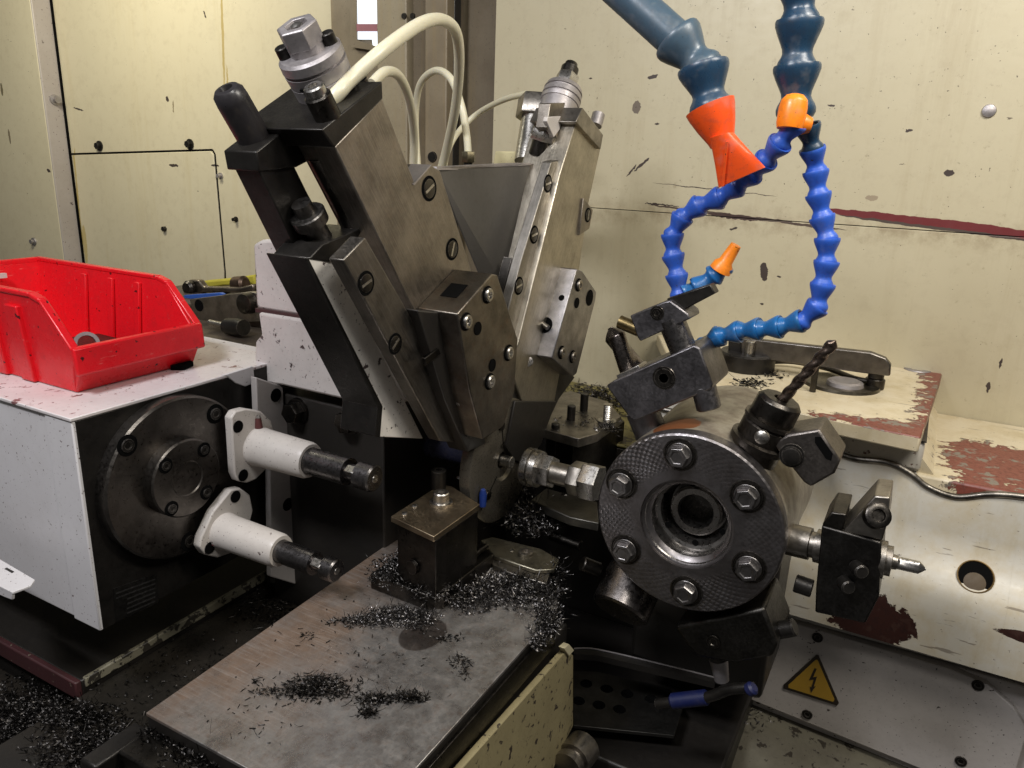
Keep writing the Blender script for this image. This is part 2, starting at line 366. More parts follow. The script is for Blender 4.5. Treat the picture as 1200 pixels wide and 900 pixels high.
# raised plate: top surface polygon from the photograph, 1.7 cm thick
plate_top = [(700, 478), (760, 425), (830, 402), (905, 397), (1000, 410), (1098, 429), (1106, 433), (1079, 512), (1070, 512), (940, 483), (860, 470)]
MB().pz([(1106, 432), (1079, 512.5), (935, 483), (800, 452), (770, 392), (850, 398), (1000, 409), (1098, 429)], -24, 1.6).build('raised_cover', peel_mat('peeling_cover', CR, RP, m_plate), bench, .18)
MB().box(-25.9, 2.26, 81.96, 105.6, -25.72, -25.58).build('seam_grime', soot, bench)
low = peel_mat('peeling_ledge', CR, RP, m_low)
prof = [(88.0, -25.9), (82.5, -26.0), (82.1, -26.4)]
MB().box(-26, 2.2, 82.0, 105.7, -29.0, -25.65).build('bed_top', grey_cream, bench, .5)
MB().prism([(1.9, 105.7, -27.2), (3.4, 105.7, -28.9), (3.4, 82.4, -28.9), (1.9, 82.4, -27.2)], (0, 0, -2)).build('fillet', low, bench)
MB().box(1.8, 45, 82.0, 105.71, -31.5, -29.0).build('ledge', low, bench, .35)
# front casting: profile (Y,Z) swept along X with S-curved top edge
trim = [(880, 490), (935, 505), (973, 524), (1000, 535), (1040, 540), (1067, 553), (1088, 569), (1120, 580), (1160, 577), (1200, 580), (1260, 592)]
tp = [uy(a_, b_, 82.1) for a_, b_ in trim]
tp = [V((-26, 82.1, -27.2)), V((-16, 82.1, -27.2))] + tp + [V((45, 82.1, -29.4))]
tm = MB(); Q = tm.tube([q + V((0, -.55, 0)) for q in tp], .33, 10, 6); tm.build('trim_lip', metal('worn_lip', (.36, .33, .29), .36, .2, .9), bench)
prof = [(81.55, 0), (81.3, -1.4), (81.2, -5.2), (80.9, -7.0), (79.5, -8.6), (78.2, -9.8), (77.6, -11.0), (77.4, -13), (77.3, -16.9), (82, -17.3)]
fr = MB(); vs_ = []; fs_ = []
for q in Q:
    for (yy, zz) in prof:
        base = -28.8; w = min(1, -zz / 4)
        vs_.append((q.x, yy, (q.z * (1 - w) + base * w) + zz))
m_ = len(prof)
for i in range(len(Q) - 1):
    for k in range(m_ - 1): fs_.append([i * m_ + k, i * m_ + k + 1, (i + 1) * m_ + k + 1, (i + 1) * m_ + k])
fr.add(vs_, fs_)
def m_front(t, x, y, z):
    e = t.ellip((.4, 78, -43.8), (5.2, 30, 3.6)); a = t.ramp(e, .6, 1.3, .95, -.9)
    b = t.ramp(t.ellip((15, 78, -41.2), (5, 30, .7)), .7, 1.3, .9, -1)
    return t.math('MAXIMUM', a, b)
fr.build('front_casting', peel_mat('front_casting_paint', (.56, .53, .46), (.035, .012, .009), m_front, (.045, .02, .015)), bench, 0, 60)
MB().box(-26, 45, 82.2, 105, -46, -29.1).build('bed_body', grey_cream, bench)
# drain hole in the sloped front
p = uy(1143, 676, 79.5); nrm = V((0, -.78, .62)).normalized()
b = MB().lathe(p + nrm * .1, nrm, [(-.6, 1.5), (.12, 1.6), (.16, 1.5), (-.4, 1.3)], 28, cap0=False, cap1=False); 
b.build('drain_rim', metal('rusty_rim', (.25, .16, .06), .5, .4, mt=.5), bench)
MB().lathe(p + nrm * .1, nrm, [(-.02, 1.48), (.0, 1.46)], 28).build('drain_hole', hole, bench); MB().lathe(p + nrm * .12 + V((0, -.35, -.45)), nrm, [(0, .95), (.04, .8)], 24).build('rust_filling', paint('rust_fill', (.07, .045, .02), .6), bench)
# things bolted on the cover
ud = V((0, 0, 1))
def onz(x, y, Z=-24): return uz(x, y, Z)
p = onz(874, 431); MB().lathe(p, ud, [(0, 3.3), (.1, 3.35), (1.9, 3.3), (2.1, 3.1), (2.1, 1.2), (2.6, 1.1)], 48).build('round_knob', black_ox, bench)
clampbar = thing('lever_clamp', 'flat dark steel lever clamp lying across the raised bed cover', 'clamp', onz(874, 425, -21.8))
MB().py([(853, 400), (858, 396), (880, 396), (880, 419), (868, 417), (853, 415)], 92.6, 3).build('clamp_end', black_ox, clampbar, .2)
MB().py([(868, 396), (1020, 413), (1038, 420), (1044, 428), (1043, 441), (1030, 440), (905, 423), (868, 418)], 92.3, 1.0).build('bar', metal('bar_steel', (.22, .20, .18), .36, .5, wear=.8), clampbar, .15)
p = uy(878, 412, 91.9); MB().cyl(p + V((0, 0, -1.2)), p + V((0, 0, 1.3)), .55, n=20, ch=.1).build('pivot_pin', bright, clampbar)
p = onz(985, 451); b = MB(); b.lathe(p, ud, [(0, 4.2), (.35, 4.1), (.4, 3.9)], 40); b.build('flange_plate', metal('oily_flange', (.20, .18, .14), .35, .5), bench)
b = MB(); b.lathe(onz(990, 451, -23.6), ud, [(0, 2.0), (.4, 1.9), (.55, 1.6), (.3, .9)], 32); b.build('boss', alu, bench)
p = onz(952, 459); MB().cyl(p, p + ud * 3.4, .35, n=14).build('pin', dark_steel, bench)
p = onz(1024, 455); b = MB().cyl(p, p + ud * 1.2, 1.05, n=24, ch=.1); b.cyl(p + ud * 1.2, p + ud * 2.1, .85, n=24, ch=.1); b.lathe(p + ud * 2.1, ud, [(0, .5), (.05, .45)], 6); b.build('banjo_bolt', dark_steel, bench)
b = MB(); b.tube([onz(1018, 447, -23.2), onz(1000, 443, -23.2), onz(970, 432, -23.2), onz(930, 424, -23.2), onz(900, 424, -23.3)], .32, 10); b.build('oil_pipe', dark_steel, bench)
b = MB().lathe(onz(1075, 433, -23.98), ud, [(0, 1.6), (.12, 1.5), (.12, .8), (.04, .7)], 28); b.build('sunk_screw', alu, bench)
b = MB(); b.tube([onz(828, 436, -23.4), onz(845, 418, -23.0), onz(856, 408, -23), onz(880, 404, -23)], .3, 8); b.build('cable', metal('rusty_wire', (.25, .17, .08), .5, .5, mt=.4), bench)
# ================================================================== LOWER PANEL
lp = thing('lower_cover', 'cream lower cover panel carrying a yellow high voltage warning triangle', 'cover panel', (3, 80, -61))
lowpan = MB().prism([(-14, 79.5, -47.9), (8, 79.5, -47.9), (11.5, 79.5, -48.4), (14, 79.5, -50.0), (15.5, 79.5, -52), (15.5, 79.5, -61.0), (-14, 79.5, -59.0)], (0, 1.2, 0))
lowpan.build('cover_sheet', panel_cream, lp, .12)
MB().box(-14, 40, 80.4, 95, -62, -48.0).build('backing', panel_cream, lp, .2)
for x, y in [(958, 747), (1146, 803), (946, 837), (1126, 892)]:
    p = uy(x, y, 79.5); b = MB().lathe(p, (0, -1, 0), [(0, .58), (.12, .55), (.12, .3), (.02, .28)], 20); b.build('screw', black_ox, lp)
tri = [(956, 768), (959, 768), (983, 824), (981, 827), (918, 807), (918, 803)]
def scl(pts, k, cx=None, cy=None):
    cx = cx or sum(p[0] for p in pts) / len(pts); cy = cy or sum(p[1] for p in pts) / len(pts)
    return [(cx + (a - cx) * k, cy + (b - cy) * k) for a, b in pts]
sg = MB().py(tri, 79.38, .1).build('warning_sign', paint('sign_black', (.025, .018, .012), .4), lp)
MB().py(scl(tri, .83, 953, 801), 79.33, .05).build('yellow_field', paint('sign_yellow', (.50, .30, .035), .4, (.2, .1, .03), .4), sg)
bolt_ = [(954.5, 783), (948, 797), (953.5, 796.5), (950.5, 806), (949, 804.5), (950.5, 812), (956, 804), (953.6, 805), (957.5, 793), (952.8, 794), (957.2, 784)]
MB().py(bolt_, 79.29, .04).build('lightning_bolt', paint('sign_ink', (.025, .018, .012), .4), sg)
MB().py([(895, 704), (1210, 793), (1210, 803), (895, 716)], 80.2, 2).build('top_rail', grey_cream, lp, .1)
# sloped floor sheet at lower right
shf = MB().prism([uz(790, 905, -62), uz(800, 850, -62), uz(895, 805, -60), uz(1100, 905, -61.5)], (0, 0, -1)).build('sloped_tray', paint('dirty_tray', (.13, .12, .09), .4, (.03, .02, .015), .9, .9, (.02, .015, .01), .7, thr=.6), None, .1)
tag(shf, 'dirty pale drip tray sheet below the warning triangle cover', 'tray')
# ================================================================== WHITE HOUSING (left)
hs = thing('motor_housing', 'boxy white painted drive housing with a black side face and round flange', 'machine housing', (-85, 48, -42.4))
MB().box(-125, -61.2, 35.3, 62, -42.25, -22.35).build('body', white_paint, hs, .15)
MB().box(-125, -60.0, 35.0, 59.5, -22.33, -22.0).build('top_cover', paint('white_top', (.72, .69, .68), .35, (.25, .06, .05), .45, .9, (.16, .04, .04), .7, thr=.63), hs, .08)
MB().box(-63.9, -60.1, 35.12, 35.9, -42.3, -22.36).build('corner_strip', white_paint, hs, .12)
MB().box(-61.1, -60.08, 35.4, 57, -42.3, -22.36).build('black_end_plate', black_ox, hs, .06)
MB().px([(262, 440), (297, 429), (299, 449), (288, 453), (276, 449), (266, 441)], -59.95, .5).build('white_lug', white_paint, hs, .08)
XP = V((1, 0, 0))
c = ux(203, 556, -60.1)
flm = metal('flange_black_steel', (.17, .155, .14), .34, .6, .2)
fo = MB().lathe(c, XP, [(0, 7.85), (1.2, 7.85), (1.4, 7.65), (1.4, 3.4)], 90, cap1=False).build('round_flange', flm, hs)
MB().lathe(ux(209, 557, -58.7) , XP, [(0, 3.75), (1.15, 3.75), (1.3, 3.6), (1.3, 1.7), (1.2, 1.6)], 64).build('hub', flm, hs)
def shcs(p, n, r, par, m=black_ox, m2=hole, nm='socket_screw', h=.0):
    o = MB().lathe(V(p), n, [(0, r), (h + .04, r), (h + .06, r * .9)], 24).build(nm, m2, par)
    MB().lathe(V(p) + V(n) * (h + .06), n, [(0, r * .62), (.12, r * .6), (.12, r * .36), (.02, r * .34)], 18).build('screw_head', m, o)
for x, y in [(149, 522), (252, 485), (222, 634)]: shcs(ux(x, y, -58.7), XP, .98, hs)
for x, y in [(194, 546), (239, 527), (242, 577), (201, 596)]: shcs(ux(x, y, -57.4), XP, .72, hs)
p = ux(160, 702, -60.05)
rp = MB().px([(133, 690), (184, 672), (186, 706), (136, 729)], -60.0, .08).build('rating_plate', metal('plate_alu', (.09, .085, .08), .45, .6), hs)
b = MB()
for k in range(6):
    f = k / 6; y0 = 693 + f * 34; y1 = 676 + f * 31; x0 = 136 if k < 2 else 149
    xx1 = 182; sl = (y1 - y0) / 49
    b.px([(x0, y0 + (x0 - 136) * sl + 2), (xx1, y1 + 2), (xx1, y1 + 3.6), (x0, y0 + (x0 - 136) * sl + 3.6)], -59.97, .02)
b.build('print_rows', metal('plate_print', (.16, .155, .15), .5, .8), rp)
shb = thing('support_bracket', 'small folded white bracket with slots at the left edge beside the housing', 'bracket', (-84, 31, -40))
MB().pz([(-30, 635), (0, 655), (41, 679), (36, 686), (14, 694), (-30, 672)], -36.5, .25).build('shelf', white_paint, shb, .06)
MB().pz([(5, 666.5), (8, 665), (17, 670), (14, 671.5)], -36.48, .03).build('slot', soot, shb)
MB().py([(-30, 672), (14, 694), (14, 703), (6, 700), (-30, 684)], uz(14, 694, -36.5).y, .25).build('lip', white_paint, shb, .05)
# headstock casting (white block behind)
hc = thing('slide_headstock', 'chipped white headstock casting with a black bolted lower face', 'headstock', (-53, 70, -75))
MB().py([(296, 286), (306, 281), (400, 275), (430, 380), (385, 376), (300, 362)], 57, 12).build('upper_block', cast_white, hc, .35)
MB().py([(302, 366), (385, 379), (440, 386), (455, 481), (418, 472), (330, 452), (297, 447), (299, 400), (306, 392)], 56.5, 12).build('lower_block', cast_white, hc, .3)
MB().py([(299, 361), (386, 374), (440, 380), (440, 386), (386, 379), (299, 366)], 56.8, 2).build('joint_line', paint('red_brown_filler', (.06, .03, .03), .5), hc, .05)
MB().box(-62, -45.5, 57.5, 96, -75, -25.4).build('black_body', soot, hc, .2)
for x, y in [(350, 481), (412, 492)]:
    p = uy(x, y, 57.5); b = MB().lathe(p, (0, -1, 0), [(0, 1.45), (.35, 1.4), (.36, 1.1)], 28); b.hexa(p + V((0, -.3, 0)), p + V((0, -1.5, 0)), 1.15); b.build('hex_bolt', dark_steel, hc)
sp = thing('backing_bracket', 'tall off white bracket plate with holes behind the two white rod guides', 'bracket', (-59, 54, -44))
MB().px([(300, 442), (332, 453), (333, 478), (350, 490), (362, 512), (363, 690), (318, 676), (316, 500), (302, 492)], -58.6, .8).build('plate', paint('bracket_grey', (.42, .39, .37), .45, (.1, .08, .06), .5), sp, .12)
for x, y in [(323, 463), (337, 591)]: MB().lathe(ux(x, y, -58.62), XP, [(0, .75), (.08, .72)], 20).build('hole_ring', hole, sp)
rodsteel = metal('rod_steel', (.20, .19, .19), .3, .6)
def rodguide(label, c, y1, lens, flp, nip, R1, R2, screws):
    t_ = thing('rod_guide', label, 'rod guide', c, 'rod guides on the white housing')
    MB().px(flp, -56.9, 1.0).build('flange', cast_white2, t_, .15)
    c = V(c); L1, L2, L3 = lens
    MB().lathe(c, XP, [(0, R1 * 1.05), (.8, R1), (L1 - .4, R1 * .93), (L1, R1 * .85), (L1, R2 * 1.03), (L1 - 2, R2 * 1.03)], 48, cap1=False).build('sleeve', cast_white2, t_)
    r_ = MB().lathe(c, XP, [(1, R2), (L2, R2), (L2, R2 * .62), (L2 + 1.3, R2 * .62), (L2 + 1.3, R2 * .98), (L3 - .15, R2 * .98), (L3, R2 * .85)], 48).build('rod', rodsteel, t_)
    e = c + XP * (L2 + .9) + V((0, -R2 * .5, R2 * .4)); MB().obox(e, (.55, 0, 0), (0, .35, .2), (0, -.2, .3)).build('flat', bright, r_, .05)
    MB().lathe(c + XP * L3, XP, [(0, R2 * .3), (.05, R2 * .28)], 16).build('centre_hole', bright, r_)
    for s_ in screws:
        p = ux(*s_, -56.85); MB().lathe(p, XP, [(0, .62), (.06, .6)], 20).build('hole', hole, t_)
    p = ux(nip[0], nip[1], -56.8)
    n_ = MB().cyl(p + V((0, 0, -.1)), p + V((0, 0, .9)), .42, .3, n=16).build('grease_nipple', paint('nipple_red', (.10, .03, .03), .4), t_)
    MB().lathe(p + V((0, 0, .85)), (0, 0, 1), [(0, .2), (.15, .28), (.35, .2), (.42, .05)], 14).build('ball', bright, n_)
    return t_
cast_white2 = paint('guide_white', (.58, .54, .50), .42, (.12, .09, .07), .4, .9, (.06, .03, .03), 1.4, thr=.67)
def ovalpts(cx, cy, pts): return pts
cU = ux(303, 523, -56.9); cL = ux(263, 622, -56.9)
flU = [(271, 490), (276, 482), (288, 479), (306, 482), (318, 493), (322, 508), (312, 550), (300, 562), (290, 566), (279, 564), (275, 555), (273, 520)]
flL = [(271, 574), (282, 572), (293, 580), (297, 598), (290, 625), (272, 648), (255, 654), (240, 650), (234, 641), (236, 630), (250, 600), (262, 585)]
rodguide('upper white rod guide with a dark steel rod, between the flange and headstock', cU, 0, (7.0, 11.8, 14.9), flU, (303, 500), 1.95, 1.32, [(279, 500), (285, 557)])
rodguide('lower white rod guide tilted flange, rod pointing below the upper one', cL, 0, (7.6, 11.8, 14.4), flL, (252, 636), 1.75, 1.1, [(276, 582), (246, 642)])
# ================================================================== LEFT SLIDE
aL = V((0, math.cos(math.radians(-54)), math.sin(math.radians(-54)))); vL = V((0, -aL.z, aL.y))
SL = thing('slanted_tool_slide', 'left slanted steel tool slide with grey adjuster knob and black handle', 'tool slide', ux(520, 500, -40))
MB().px([(360, 303), (391, 307), (446, 412), (496, 514), (444, 512), (447, 477)], -40, 3.6).build('guide_casting', paint('guide_way_white', (.78, .74, .68), .4, (.12, .09, .07), .5, .95, (.05, .03, .03), 1.0, thr=.61), SL, .08)
MB().px([(358, 302), (362, 302), (449, 476), (446, 513), (440, 512), (443, 478)], -39.9, 4.0).build('guide_side_shade', black_ox, SL, .1)  # black skin on the white casting's flank, its shade put into the colour
MB().px([(402, 305), (428, 278), (555, 500), (552, 520), (516, 517)], -37.2, 1.4).build('gib_block', metal('gib_steel', (.24, .22, .195), .4, .5, grain=54.0, wear=.9), SL, .1)
MB().px([(392, 172), (448, 114), (486, 214), (505, 193), (516, 200), (553, 318), (600, 440), (602, 500), (560, 520)], -38.3, 3.5).build('slide_body', slide_steel, SL, .12)
MB().px([(484, 216), (505, 193), (506, 193), (486, 217)], -38.2, 2.0).build('notch', alu, SL)
def slotted(p, r, par, ang=45, n=XP):
    o = MB().lathe(p, n, [(0, r * 1.12), (.03, r * 1.1)], 28).build('counterbore', hole, par)
    MB().lathe(p, n, [(.0, r * .86), (.06, r * .84), (.08, r * .78)], 28).build('screw_head', dark_steel, o)
    d = V((0, math.cos(math.radians(ang)), math.sin(math.radians(ang)))); w = V((0, -d.z, d.y))
    MB().obox(V(p) + V(n) * .09, d * r * .7, w * r * .12, V(n) * .012).build('slot', bright, o)  # raised bright bar: highlight of the screw slot put in as a part
slotted(ux(503, 221, -38.28), .95, SL, 30); slotted(ux(530, 292, -38.28), .9, SL, 70)
slotted(ux(429, 332, -37.18), .85, SL, 20); slotted(ux(463, 403, -37.18), .8, SL, 40)
MB().px([(377, 152), (448, 95), (449, 116), (392, 173)], -37.9, 8.3).build('cap_plate', black_ox, SL, .1)
MB().px([(300, 178), (335, 150), (392, 150), (392, 173), (348, 196), (304, 201)], -42.3, 3.2).build('bracket_arm', black_ox, SL, .1)
MB().px([(303, 199), (337, 178), (360, 225), (400, 300), (352, 302)], -42.5, 2.4).build('side_bar', black_ox, SL, .1)
MB().px([(363, 303), (378, 286), (427, 266), (404, 306), (387, 307)], -39.85, 3.7).build('stop_block', black_ox, SL, .1)
p0 = ux(374, 180, -41); MB().cyl(p0, p0 + aL * 9.5, 1.0, n=28).build('guide_column', dark_steel, SL)
p0 = ux(366, 262, -41.5); b = MB().lathe(p0, -aL, [(-3.5, .9), (0, .9), (.05, 1.35), (.9, 1.4), (1.0, 1.3), (1.0, .8), (1.9, .75)], 28); b.build('locking_nut', metal('nut_dark', (.16, .15, .14), .35, .5), SL)
p0 = ux(304, 172, -44.2); hl = MB().lathe(p0, -aL, [(-.5, 1.2), (3.7, 1.16), (4.3, 1.1), (4.6, .85), (4.65, .5), (4.3, .4)], 40).build('black_handle', paint('handle_plastic', (.022, .02, .022), .33), SL)
p0 = ux(391, 122, -42); 
knob = MB().lathe(p0, -aL, [(-1.5, 2.1), (1.0, 2.1), (1.2, 2.28), (2.3, 2.34), (2.34, 2.28), (2.4, 2.34), (3.2, 2.4), (3.25, 2.2), (3.42, 2.2), (3.46, 2.42), (4.1, 2.4), (4.3, 2.2), (4.3, 1.7)], 60).build('adjuster_knob', alu, SL)
p1 = p0 - aL * 4.3
MB().cyl(p1, p1 - aL * .55, 1.35, n=40).build('neck', alu, knob)
b = MB().lathe(p1 - aL * .5, -aL, [(0, 1.55), (1.35, 1.55), (1.45, 1.42), (1.45, .9), (1.0, .85)], 6, .4); b.build('hex_nut', alu, knob, .04)
MB().lathe(p1 - aL * 1.3, -aL, [(0, .5), (.6, .45), (.7, .2)], 14).build('stud_end', bright, knob)
for s_ in (-1, 1):
    q = p1 + V((s_ * 1.5, 0, 0)) + vL * (.9 * s_); MB().cyl(q - aL * -.1, q - aL * .8, .5, n=18, ch=.06).build('cap_screw', black_ox, knob)
b = MB(); b.obox(p0 - aL * 2.6 - vL * 2.1 + XP * .9, XP * .9, aL * .08, vL * .4); b.build('engraved_mark', hole, knob)
p0 = ux(379, 126, -38.8); MB().lathe(p0, -aL, [(-.8, .95), (.9, .95), (1.0, .85)], 26).build('fitting_base', dark_steel, SL)
MB().lathe(p0 - aL * .95, -aL, [(0, .72), (.6, .72), (.7, .62), (.72, .35), (.4, .3)], 22).build('chrome_socket_screw', bright, SL)
for x, y, X in [(412, 102, -40), (425, 98, -41), (345, 150, -43)]:
    p0 = ux(x, y, X); MB().lathe(p0, -aL, [(-.6, .5), (.35, .5), (.4, .2)], 18).build('cap_screw', dark_steel, SL)
# tool block on left slide
def torx(p, n, r, par, m=bright):
    o = MB().lathe(p, n, [(0, r * 1.3), (.04, r * 1.28)], 26).build('counterbore', hole, par)
    MB().lathe(p, n, [(.0, r), (.2, r), (.3, r * .86), (.3, r * .52), (.05, r * .45)], 30).build('screw_ring', m, o)
TB = MB().px([(536, 368), (577, 321), (583, 322), (607, 398), (603, 460), (590, 500), (566, 515), (551, 460)], -34.2, 4.1).build('tool_block', metal('tool_block_steel', (.22, .195, .165), .38, .5, wear=1.0, rust=.3), SL, .12)
for x, y in [(571.5, 345.5), (546.5, 377), (596, 413.5), (574, 447)]: torx(ux(x, y, -34.15), XP, .62, TB)
for x, y in [(560, 385), (577, 428)]: MB().lathe(ux(x, y, -34.17), XP, [(0, .62), (.04, .6)], 20).build('hole', hole, TB)
uu = V((1, 0, 0))
sqp = ux(555, 344, -36.4)
# square pocket on the upper face
ctr = (ux(536, 368, -34.2) + ux(577, 321, -34.2)) / 2 + V((-2.2, 0, 0)); dv = (ux(577, 321, -34.2) - ux(536, 368, -34.2)).normalized(); nn = XP.cross(dv).normalized()
if nn.z < 0: nn = -nn
MB().obox(ctr + nn * .015, XP * .85, dv * 1.0, nn * .03).build('square_pocket', hole, TB)
MB().px([(490, 364), (536, 368), (552, 460), (570, 520), (548, 530), (522, 470)], -36.2, 2.2).build('lower_body', soot, SL, .1)
MB().px([(498, 420), (514, 408), (517, 415), (500, 428)], -36, .4).build('clip', dark_steel, SL, .05)
MB().px([(545, 500), (600, 460), (604, 500), (590, 534), (574, 520)], -36.8, 2.6).build('cutting_tool_holder', soot, SL, .12)
for x_, y_ in ((550, 506), (538, 470)):
    MB().lathe(ux(x_, y_, -36.1), XP, [(0, .5), (.3, .48), (.38, .3)], 16).build('screw', bright, SL)
MB().lathe(ux(463, 403, -38.5), XP, [(0, .2), (.05, .2)], 8).build('pin', bright, SL)
# ================================================================== DEFLECTOR
df = MB(); A_ = [ux(x, y, X) for x, y, X in [(512, 199, -41.5), (640, 192, -41.5), (652, 193, -39.5), (598, 350, -39.5), (588, 398, -39.5), (566, 330, -41.5)]]
df.prism(A_, (-.18, 0, 0)); dfo = df.build('chip_deflector', paint('dark_sheet', (.085, .078, .068), .5, (.04, .03, .02), .6), None, .0)
tag(dfo, 'dark bent sheet metal chip deflector wedged between the two slanted slides', 'deflector plate')
rim = MB(); rim.prism([ux(511, 199.5, -41.3), ux(560, 198.5, -41.1), ux(600, 195.5, -41.0), ux(652, 193.5, -39.2), ux(652, 191, -39.2), ux(600, 191, -41.0), ux(512, 195.5, -41.3)], (-.5, 0, 0)); rim.build('folded_rim', alu, dfo)
# ================================================================== RIGHT SLIDE
aR = V((0, -.5, -.866)); vR = V((0, .866, -.5))
SR = thing('slanted_tool_slide', 'right slanted steel tool slide with bright top nut, leaning away from the deflector', 'tool slide', ux(620, 500, -38))
MB().px([(656, 205), (676, 140), (704, 174), (690, 238), (679, 315), (650, 470), (618, 490), (598, 430), (608, 400)], -36.2, 5).build('slide_body', metal('right_slide_steel', (.46, .42, .35), .4, .65, grain=-60.0, wear=.8), SR, .12)
MB().px([(646, 190), (660, 186), (657, 210), (634, 300), (610, 400), (598, 450), (586, 425), (590, 385), (612, 302)], -36.9, 1.1).build('gib_strip', metal('right_gib_steel', (.30, .28, .25), .4, .6, grain=-60.0, wear=.9), SR, .08)
MB().px([(604, 316), (600, 302), (588, 348), (590, 392)], -38.2, 1.0).build('shim', dark_steel, SR)
for x, y in [(642, 215), (626, 275), (608, 335)]: slotted(ux(x, y, -36.88), .85, SR, 10)
MB().px([(684, 232), (695, 246), (691, 268), (679, 276)], -35.9, 3).build('side_key', slide_steel, SR, .08); slotted(ux(689, 252, -35.88), .75, SR, 80)
MB().px([(675, 143), (683, 126), (707, 158), (704, 175)], -35.7, 5.6).build('cap_plate', steel, SR, .08)
p0 = ux(699, 143, -37); MB().lathe(p0, -aR, [(-.5, .75), (1.0, .75), (1.1, .6), (1.1, .4), (.9, .38)], 20).build('cap_screw', alu, SR)
p0 = ux(654, 128, -39.5)
k2 = MB().lathe(p0, -aR, [(-2, 2.1), (.6, 2.1), (.65, 2.2), (1.1, 2.25), (1.15, 2.1), (1.3, 2.1), (1.35, 2.25), (1.9, 2.2), (1.95, 2.05), (2.1, 2.05), (2.15, 2.2), (2.7, 2.0), (2.8, 1.5)], 48).build('adjuster_knob', alu, SR)
MB().hexa(p0 - aR * 2.7, p0 - aR * 4.3, 1.3).build('hex_nut', bright, k2)
MB().lathe(p0 - aR * 4.3, -aR, [(0, 1.0), (.9, 1.0), (1.0, .8), (1.5, .7), (1.6, .5)], 22).build('stud_end', dark_steel, k2)
MB().px([(641, 150), (645, 121), (668, 120), (676, 130), (675, 143), (658, 196), (646, 188), (652, 160)], -38.0, 1.4).build('bracket', slide_steel, SR, .1)
MB().px([(642, 137), (660, 136), (656, 152), (649, 161), (641, 142)], -37.8, .5).build('pale_spacer', cast_white, SR, .06)
MB().py([(577, 196), (580, 177), (640, 178), (645, 192)], uy(610, 185, 84).y, 4).build('cream_block', paint('cream_block_paint', (.80, .72, .42), .45, (.2, .15, .05), .4, .8, (.06, .04, .03)), SR, .15)
p0 = uy(617, 190, 80); d_ = (uy(629, 117, 83) - p0).normalized()
MB().cyl(p0, p0 + d_ * 6.2, 1.4, n=32).build('threaded_stud', bright, SR)
MB().hexa(p0 + d_ * 5.2, p0 + d_ * 7.6, 2.15, .1).build('large_hex_nut', steel, SR)
p0 = uy(630, 182, 78); d_ = (uy(640, 145, 78) - p0).normalized()
MB().cyl(p0, p0 + d_ * 2.2, 1.0, n=24).build('bolt_shank', dark_steel, SR); MB().hexa(p0 + d_ * 1.6, p0 + d_ * 2.8, 1.35).build('small_hex_nut', bright, SR); MB().cyl(p0 + d_ * 2.7, p0 + d_ * 3.5, .6, n=16).build('bolt_end', bright, SR)
TBR = MB().px([(676, 315), (683, 318), (699, 342), (698, 352), (676, 438), (672, 441), (647, 420)], -34.3, 4.4).build('tool_block', metal('blue_tool_steel', (.32, .31, .32), .36, .5, wear=1.0), SR, .14)
for x, y in [(678, 334), (658, 413), (671, 418)]: torx(ux(x, y, -34.25), XP, .58, TBR, steel)
for x, y, r in [(691, 349, .95), (676, 355, .6)]: MB().lathe(ux(x, y, -34.27), XP, [(0, r), (.05, r * .97)], 24).build('hole', hole, TBR)
# screw on the left-facing side
fd = (ux(676, 315, -34.3) - ux(647, 420, -34.3)).normalized(); fn = XP.cross(fd); fn = fn if fn.y < 0 else -fn
def onface(px_, py_):   # hit the left-facing plane of the block
    P0 = ux(676, 315, -34.3); r = ray(px_, py_); return r * (P0.dot(fn) / r.dot(fn))
MB().lathe(onface(638, 381), fn, [(0, .95), (.05, .92)], 24).build('hole', hole, TBR)
b = MB().lathe(onface(633, 377), fn, [(0, .5), (.7, .5), (.8, .4)], 16); b.cyl(onface(629, 374) + fn * .5, onface(644, 386) + fn * .5, .3, n=12); b.build('set_screw', bright, TBR)
MB().lathe(onface(633, 343), fn, [(0, .45), (.4, .42)], 14).build('set_screw', bright, TBR)
MB().lathe(onface(658, 349), fn, [(0, .35), (.05, .3)], 14).build('hole', hole, TBR)
MB().px([(607, 412), (650, 424), (674, 442), (655, 468), (640, 500), (612, 520), (600, 470)], -36.6, 3).build('lower_body', soot, SR, .1)
p0 = ux(618, 424, -36.5); MB().lathe(p0, V((.6, -.6, .3)), [(0, .55), (.4, .55), (.45, .3)], 16).build('screw', bright, SR)
MB().px([(604, 470), (652, 470), (634, 522), (614, 542), (602, 540), (594, 522)], -35.9, 2.0).build('cutting_tool_holder', soot, SR, .12)
# ================================================================== SPINDLE
spn = thing('work_spindle', 'dark spindle with ribbed black collar and a slotted round disc at its nose', 'spindle', (-42, 62, -35))
AY, AZ = 66.0, -30.9
def sx(px_, y_=AY, z_=AZ): # X at which the spindle axis passes image column px_
    lo, hi = -80., 0.
    for _ in range(50):
        m = (lo + hi) / 2; c_ = Rm.transposed() @ V((m, y_, z_)); q = 600 + 900 * c_.x / -c_.z
        if q < px_: lo = m
        else: hi = m
    return lo
def P(px_): return V((sx(px_), AY, AZ))
MB().lathe((sx(428), AY, AZ), XP, [(-1, 5.0), (.8, 5.0), (.9, 4.4), (1.4, 4.4), (1.5, 4.9), (2.2, 4.9), (2.3, 4.3), (2.9, 4.3), (3.0, 4.5), (3.9, 4.4), (4.0, 3.6), (4.8, 3.5), (4.9, 3.9), (5.6, 3.8), (5.7, 2.9), (6.6, 2.6)], 64).build('ribbed_collar', metal('collar_black', (.035, .033, .033), .35, .6, mt=.5), spn)
MB().cyl((sx(470), AY, AZ), (sx(575), AY, AZ), 1.5, n=36).build('shaft', paint('blue_sheen_shaft', (.03, .032, .06), .25), spn)  # dark shaft with its blue sheen put into the base colour
XD = sx(577)
